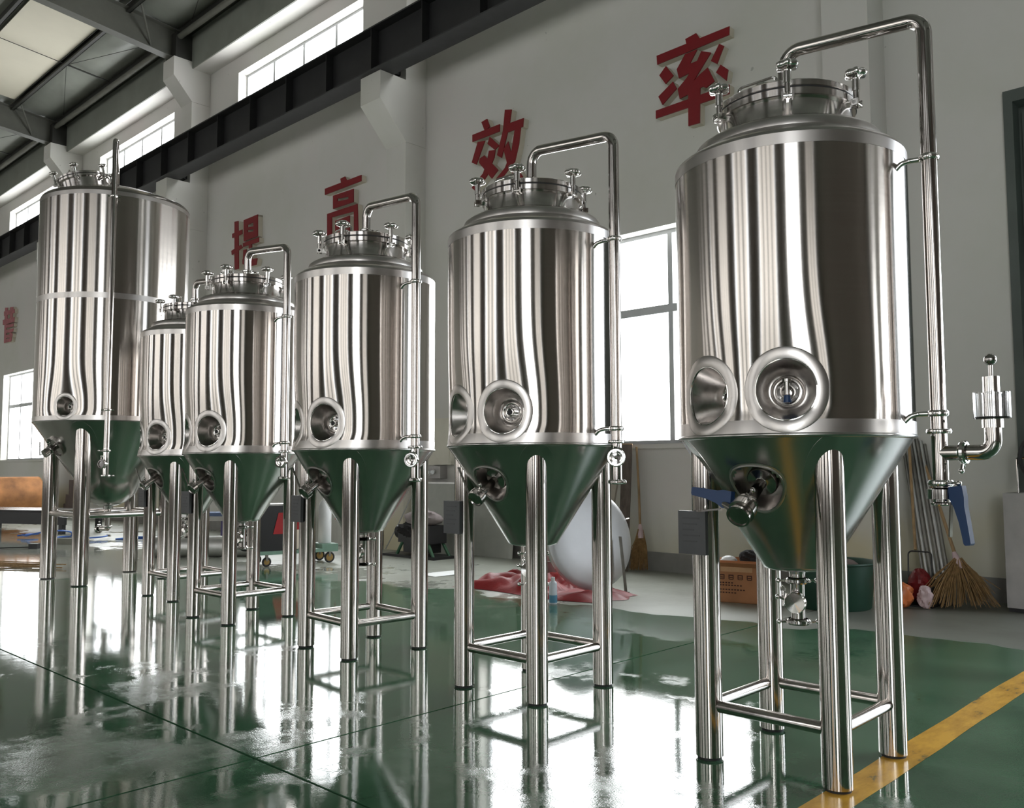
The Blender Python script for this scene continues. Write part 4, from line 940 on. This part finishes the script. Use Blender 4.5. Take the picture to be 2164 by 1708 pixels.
# crumpled red sheet
mb = MB(); nx, ny = 44, 26; vs = []
for j in range(ny+1):
    for i in range(nx+1):
        u, v = i/nx, j/ny
        x = -6.15+1.62*u + .05*math.sin(9*v+3*u); y = 5.62 + (.70+.12*math.sin(5*u))*v + .05*math.sin(7*u) + .10*u
        e = min(u, 1-u, v, 1-v)*8; e = min(1, e)
        z = .004 + e*(.050*abs(math.sin(6*u+5*v+1.2*math.sin(9*v))) + .035*abs(math.sin(13*u-8*v)) + .015*math.sin(23*u+17*v) + .02) * (1.3 if u < .45 else .8)
        if ((x+4.97)**2/(.20**2) + (y-6.21)**2/.5**2) < 1: z = min(z, .026)
        if (x+5.86)**2 + (y-6.72)**2 < .34**2: z = min(z, .004)
        vs.append((x, y, max(.003, z)))
mb.add(vs, [(j*(nx+1)+i, j*(nx+1)+i+1, (j+1)*(nx+1)+i+1, (j+1)*(nx+1)+i) for j in range(ny) for i in range(nx)])
tag(mb.build('red_sheet', 'tarp_red', sharp=70), 'crumpled red fabric sheet on the floor under the round lid', 'sheet')
T = thing('spray_can', 'blue and white spray can standing before the red sheet', 'spray can', (-4.80, 5.50, 0))
MB().lathe([(.0, .003), (.031, .0), (.033, .004), (.033, .165), (.030, .172), (.020, .182), (.015, .185)], 28).build('body', 'can_white', T, 40)
MB().lathe([(.0333, .012), (.0335, .013), (.0335, .07), (.0333, .072)], 28).build('label_band', 'can_blue', T, 40)
MB().lathe([(.015, .184), (.016, .186), (.016, .212), (.012, .216), (.0, .217)], 20).build('nozzle_cap', 'white_plastic', T, 40)
# planks under the window
for a, b_, w_, mt, lab in (((-5.66, 7.60), (-5.80, 7.90, 1.36), .055, 'wood_dark', 'dark brown wooden plank leaning left of the narrow broom'), ((-5.98, 7.62), (-5.93, 7.92, 1.22), .05, 'board_pale', 'pale plank leaning behind the dark wooden plank')):
    A = Vector((*a, 0)); B = Vector(b_); d_ = (B-A); o = thing('plank', lab, 'plank', A)
    M = Matrix.Translation(d_/2+Vector((0, 0, .008))) @ d_.to_track_quat('Z', 'X').to_matrix().to_4x4()
    mb = MB(); mb.obox(M, .012, w_, d_.length/2-.01); mb.build('plank_board', mt, o, smooth=False)
    M2 = M @ Matrix.Translation((0, 0, d_.length/2-.008)); MB().obox(M2, .0122, w_*1.003, .006).build('sawn_end', 'wood_handle', o, smooth=False)

# grey sheet panels and switch box by the pilaster
for k, (xa, xb, h_, yy, lab) in enumerate(((-9.25, -8.35, .92, 7.74, 'wide grey steel sheet leaning on the wall left of the covered machine'), (-8.30, -7.50, 1.02, 7.84, 'grey steel sheet leaning on the wall behind the covered machine'), (-11.6, -10.0, .98, 7.62, 'pale corrugated sheet leaning on the wall left of the pilaster'))):
    T = thing('sheet_panel', lab, 'panel', ((xa+xb)/2, yy, 0)); W = (xb-xa)/2; mb = MB(); N = 36; vs = []
    for q in range(N+1):
        x = -W+2*W*q/N; c_ = (.012 if q % 4 in (1, 2) else 0) if k == 2 else .003*math.sin(q)
        vs += [(x, -c_, .0), (x, .10-c_, h_), (x, .004, .0), (x, .104, h_)]
    fs = []
    for q in range(N):
        a = 4*q; fs += [(a, a+4, a+5, a+1), (a+2, a+3, a+7, a+6), (a+1, a+5, a+7, a+3), (a, a+2, a+6, a+4)]
    mb.add(vs, fs); mb.build('sheet', 'panel_grey' if k < 2 else 'panel_pale', T, 20)
    MB().box(-W, W, .09, .112, h_-.02, h_).build('edge_strip', 'dull_steel', T, smooth=False)
T = thing('switch_box', 'cream electrical box mounted on the wall by the pilaster', 'switch box', (-8.90, 7.90, .97))
MB().box(-.20, .24, -.02, .098, .18, .80).build('cabinet_body', 'cabinet_cream', T, smooth=False)
MB().box(-.18, .22, -.026, -.02, .20, .78).build('cabinet_door', 'cabinet_cream', T, smooth=False)
MB().box(-.24, .05, -.03, .098, .0, .16).build('socket_plate', 'cabinet_grey', T, smooth=False)
sk = MB(); sk.cyl((-.08, -.03, .09), (-.02, -.11, .08), .028, n=14).cyl((-.16, -.03, .09), (-.12, -.10, .08), .024, n=14); sk.build('plug', 'white_plastic', T, 40)
MB().tube(fillet([(-.03, -.10, .08), (-.12, -.30, -.10), (-.30, -.45, -.60), (-.50, -.5, -.93)], .15, 5), .008, 8).build('cable', 'cable_grey', T)
# machine under a dark cloth
T = thing('covered_machine', 'black machine half covered by a grey cloth between the tanks', 'machine', (-8.52, 7.28, 0))
m = MB(); m.box(-.30, .30, -.14, .14, .18, .40).box(-.22, .22, -.12, .12, .06, .18); m.cyl((-.30, 0, .30), (-.44, 0, .30), .09, n=20); m.build('body', 'black_plastic', T, 30)
for sx, sy in ((-.28, -.12), (.30, -.12), (-.28, .12), (.30, .12)): MB().tube([(sx*.8, sy, .2), (sx*1.25, sy*1.1, 0.0)], .02, 8).build('leg', 'green_paint', T)
lump((0, 0, .10), .30, .17, .10, 31, .25).build('cloth_cover', 'grey_cloth', T, 60).location = (.02, 0, .38)
lump((0, 0, .12), .26, .165, .12, 33, .25).build('cloth_skirt', 'black_cloth', T, 60).location = (-.12, -.01, .20)
MB().box(-.55, .45, -.20, .20, 0, .03).build('base_board', 'black_plastic', T, smooth=False)

# welding cart with gas bottle
T = thing('welding_cart', 'black and red welding machine on a wheeled cart behind the third tank', 'welding cart', (-9.05, 5.75, 0), R(78))
m = MB(); m.box(-.48, .50, -.17, .17, .13, .17); m.box(.30, .50, -.17, .17, .17, .22); m.build('chassis', 'green_pale', T, smooth=False)
m = MB(); prof = [(-.46, .17), (.02, .17), (.10, .60), (.06, .68), (-.40, .68), (-.50, .50)]
mm = MB(); mm.prism([(x, z) for x, z in prof], -.14, .14); B = mm.build('machine_case', 'black_plastic', T, smooth=False)
MB().prism([(-.28, .36), (.06, .36), (.105, .60), (-.22, .60)], -.1445, -.14).build('red_panel', 'red_paint', B, smooth=False)
MB().prism([(-.10, .18), (.02, .18), (.07, .40), (-.02, .40)], -.147, -.14).build('side_panel', 'cream_paint', B, smooth=False)
MB().prism([(.105, .40), (.20, .19), (.12, .19), (.06, .30)], -.12, .12).build('rear_shield', 'cream_paint', B, smooth=False)
MB().box(-.38, .05, -.12, .12, .681, .70).build('top_plate', 'old_steel', B, smooth=False)
MB().tube(fillet([(-.42, -.10, .66), (-.48, -.10, .74), (-.48, .10, .74), (-.42, .10, .66)], .03, 4), .012, 8).build('handle', 'chrome_dark', T)
gb = MB(); gb.lathe([(.0, .0), (.072, .0), (.076, .006), (.076, .42), (.06, .48), (.03, .51), (.026, .55), (0, .555)], 28, (.40, 0, .221)); G = gb.build('gas_bottle', 'white_plastic', T, 40)
MB().cyl((.40, 0, .77), (.40, 0, .84), .022, n=12).cyl((.40, -.05, .80), (.40, .05, .80), .014, n=10).build('bottle_valve', 'black_plastic', G, 40)
MB().tube([(.40, .02, .82), (.52, 0, .76), (.54, -.02, .58), (.50, -.08, .50)], .007, 6).build('gas_hose', 'red_paint', G)
MB().tube([(.14, .05, .20), (.24, .03, .60), (.33, .02, 1.02)], .014, 8).build('upright', 'black_plastic', T)
for x, y, r_ in ((-.36, -.17, .055), (-.36, .17, .055), (.40, -.15, .065), (.40, .15, .065)):
    W_ = MB().torus((x, y, r_), (0, 1, 0), r_-.013, .013, 24, 8).build('wheel', 'rubber', T)
    MB().cyl((x, y-.008, r_), (x, y+.008, r_), r_-.018, n=20).build('wheel_disc', 'brass', W_, 30)
    MB().box(x-.012, x+.012, y-.02, y+.02, r_+.01, .135).build('castor_fork', 'old_steel', W_, smooth=False)
wire = MB(); rnd = random.Random(4)
for k in range(6):
    c0 = Vector((-.56+rnd.uniform(-.03, .03), -.05+rnd.uniform(-.08, .08), .30+rnd.uniform(-.05, .05))); ax = Vector((rnd.uniform(-.3, .3), 1, rnd.uniform(-.3, .3)))
    wire.torus(c0, ax, .075+rnd.uniform(-.02, .02), .009, 24, 6)
wire.build('cable_coil', 'cable_black', T)
# lying steel pipe and stand behind the fourth tank
T = thing('steel_pipe', 'large dull steel pipe lying on the floor behind the fourth tank', 'pipe', (-10.55, 5.45, 0), R(48))
MB().lathe([(.118, -.62), (.13, -.62), (.13, .62), (.118, .62), (.118, -.60)], 48, (0, 0, .131), (1, 0, 0)).build('tube', 'dull_steel', T, 30)
MB().torus((-.62, 0, .131), (1, 0, 0), .126, .007, 40, 8).build('pipe_end', 'chrome', T)
MB().torus((.62, 0, .131), (1, 0, 0), .126, .007, 40, 8).build('pipe_end', 'chrome', T)
T = thing('low_bench', 'low dark work bench with blue plate behind the small tanks', 'bench', (-12.0, 6.6, 0), R(48))
MB().box(-.9, .9, -.3, .3, .36, .42).build('bench_top', 'old_steel', T, smooth=False)
for sx in (-.8, .8):
    for sy in (-.25, .25): MB().box(sx-.03, sx+.03, sy-.03, sy+.03, 0, .36).build('leg', 'old_steel', T, smooth=False)
MB().box(-.6, .5, -.2, .2, .421, .47).build('blue_plate', 'bench_blue', T, smooth=False)
MB().box(-.05, .45, -.1, .15, .471, .62).build('grey_case', 'cabinet_grey', T, smooth=False)
T = thing('gas_cylinder', 'slim purple gas cylinder standing behind the fourth tank', 'gas cylinder', (-13.4, 7.3, 0))
MB().lathe([(.0, .0), (.105, .0), (.11, .01), (.11, .95), (.08, 1.06), (.035, 1.10), (.03, 1.16), (0, 1.165)], 28).build('body', 'purple_paint', T, 40)
MB().cyl((0, 0, 1.16), (0, 0, 1.24), .025, n=12).cyl((-.05, 0, 1.2), (.05, 0, 1.2), .018, n=10).build('valve', 'brass', T, 40)

# far left: rusty pipe section, black trestle table, hose, offcuts
T = thing('rusty_drum', 'big rusty brown steel cylinder lying at the far left edge', 'cylinder', (-20.6, 5.15, 0), R(90))
MB().lathe([(.44, -1.6), (.46, -1.6), (.46, 1.6), (.44, 1.6), (.44, -1.58)], 56, (0, 0, .49), (1, 0, 0)).build('tube', 'rust', T, 30)
for sx in (-1.0, 1.0): MB().box(sx-.06, sx+.06, -.4, .4, 0, .10).build('chock', 'wood_dark', T, smooth=False)
for sx in (-1.6, 1.6): MB().torus((sx, 0, .49), (1, 0, 0), .452, .012, 48, 8).build('rim', 'rust', T)
T = thing('trestle_table', 'low black steel trestle table at the far left edge', 'table', (-17.3, 5.55, 0), R(24))
MB().box(-1.3, 1.3, -.45, .45, .36, .40).build('table_top', 'table_glossy', T, smooth=False)
MB().box(-1.3, 1.3, -.45, -.40, .16, .36).build('apron', 'black_plastic', T, smooth=False)
for sx in (-1.2, 1.2):
    for sy in (-.4, .4): MB().box(sx-.04, sx+.04, sy-.04, sy+.04, 0, .36).build('leg', 'black_plastic', T, smooth=False)
hs = []
for k in range(60):
    a = k*.24; hs.append((-15.9+.055*k*.42+.28*math.cos(a)*(1 if k > 15 else .4), 4.9+.012*k+.22*math.sin(a), .012+.02*(1+math.sin(a*.5)) + (.10 if 20 < k < 34 else 0)*abs(math.sin((k-20)*.22))))
T = thing('air_hose', 'blue air hose looped on the floor at the far left', 'hose', (0, 0, 0))
MB().tube(hs, .012, 8).build('hose_line', 'hose_blue', T)
MB().tube([hs[-1], Vector(hs[-1])+Vector((.06, .03, -.005))], .018, 8).build('coupling', 'chrome', T)
T = thing('hose_bundle', 'flattened blue hose bundle on the floor behind the tallest tank', 'hose', (-13.8, 6.1, 0), R(35))
for k in range(5): MB().tube([(-.45, -.05+.02*k, .012), (-.1, .03*math.sin(k), .016+.008*k), (.3, .03*math.cos(k), .018+.008*k), (.5, .02*k, .012)], .011, 8).build('hose_strand', 'hose_blue', T)
T = thing('timber_offcut', 'grey-green square offcut lying on the floor behind the tallest tank', 'offcut', (-13.8, 5.02, 0), R(25))
MB().box(-.28, .28, -.045, .045, 0, .085).build('block', 'concrete_block', T, smooth=False)
MB().box(-.282, -.28, -.045, .045, 0, .085).build('cut_face', 'panel_grey', T, smooth=False)
T = thing('black_block', 'small black block on the concrete at the far left', 'block', (-13.45, 4.40, 0), R(45))
MB().box(-.06, .06, -.05, .05, 0, .07).build('block_body', 'black_plastic', T, smooth=False)
MB().tube([(-.06, 0, .02), (-.6, -.05, .006), (-1.4, -.3, .006), (-2.4, -.4, .006)], .008, 6).build('trailing_wire', 'cable_black', T)
T = thing('brown_board', 'dark brown stepped board leaning on the far wall', 'board', (-21.65, 7.82, 0))
MB().prism([(-.42, 0), (.50, 0), (.50, .86), (-.12, .86), (-.12, .52), (-.30, .52), (-.30, .30), (-.42, .30)], 0, .02).build('board_sheet', 'board_brown', T, smooth=False)
MB().box(-.42, .50, .02, .16, 0, .03).build('batten', 'wood_dark', T, smooth=False)
rnd = random.Random(8); K = thing('stick_pile', 'thin brown sticks scattered on the concrete at the far left', 'sticks', (-11.1, 3.42, 0), R(40))
for k in range(9):
    a = rnd.uniform(-.25, .25); x = rnd.uniform(-.25, .25); y = rnd.uniform(-.16, .16)
    MB().tube([(x-.45*math.cos(a), y-.45*math.sin(a), .012+.004*k), (x+.45*math.cos(a), y+.45*math.sin(a), .012+.004*k)], .007, 6).build('stick', 'wood_handle', K)
T = thing('paper_sheet', 'white paper sheet lying on the bare concrete between tanks', 'paper', (-6.98, 6.30, .001))
mb = MB(); vs = [(-.16+.3*u+.05*v, -.28+.5*v, .002+.006*abs(math.sin(3*u+2*v))) for v in (0, .5, 1) for u in (0, .5, 1)]
mb.add(vs, [(0, 1, 4, 3), (1, 2, 5, 4), (3, 4, 7, 6), (4, 5, 8, 7)]); mb.build('sheet', 'paper_white', T)
# right edge: grey cabinet with a hose reel stand
T = thing('grey_cabinet', 'grey metal cabinet standing at the right edge', 'cabinet', (-1.80, 7.74, 0))
MB().box(-.20, .22, -.18, .18, .03, .90).build('cabinet_body', 'cabinet_grey', T, smooth=False)
MB().box(-.185, .205, -.188, -.18, .05, .88).build('cabinet_door', 'cabinet_grey', T, smooth=False)
MB().box(.16, .175, -.205, -.188, .45, .58).build('handle', 'chrome_dark', T, smooth=False)
MB().box(-.19, .21, -.17, .17, 0, .03).build('plinth', 'black_plastic', T, smooth=False)
T = thing('standing_fan', 'black ring fan on thin metal stand on top of the grey cabinet', 'fan', (-1.74, 7.72, .90))
MB().torus((.05, 0, .27), (.35, -.94, 0), .215, .016, 48, 8).build('guard_ring', 'black_plastic', T)
MB().torus((.05, 0, .27), (.35, -.94, 0), .14, .008, 40, 6).build('guard_ring', 'black_plastic', T)
hub = MB(); hub.cyl((.03, .05, .27), (.07, -.05, .27), .06, n=20); hub.build('hub', 'black_plastic', T, 40)
for k in range(5):
    a = 2*PI*k/5; t_ = Vector((.94, .35, 0)); c_ = Vector((.05, 0, .27)); e = t_*math.cos(a)+Vector((0, 0, math.sin(a))); MB().obox(Matrix.Translation(c_+e*.12) @ Matrix((e, Vector((.35, -.94, 0)), e.cross(Vector((.35, -.94, 0))))).transposed().to_4x4() @ Matrix.Rotation(R(25), 4, 'X'), .07, .003, .035).build('blade', 'black_plastic', T, smooth=False)
st = MB(); st.tube(fillet([(-.185, -.02, 0), (-.185, -.02, .27), (.26, .10, .27), (.26, .10, 0)], .01, 3), .009, 8); st.build('stand', 'chrome_dark', T)
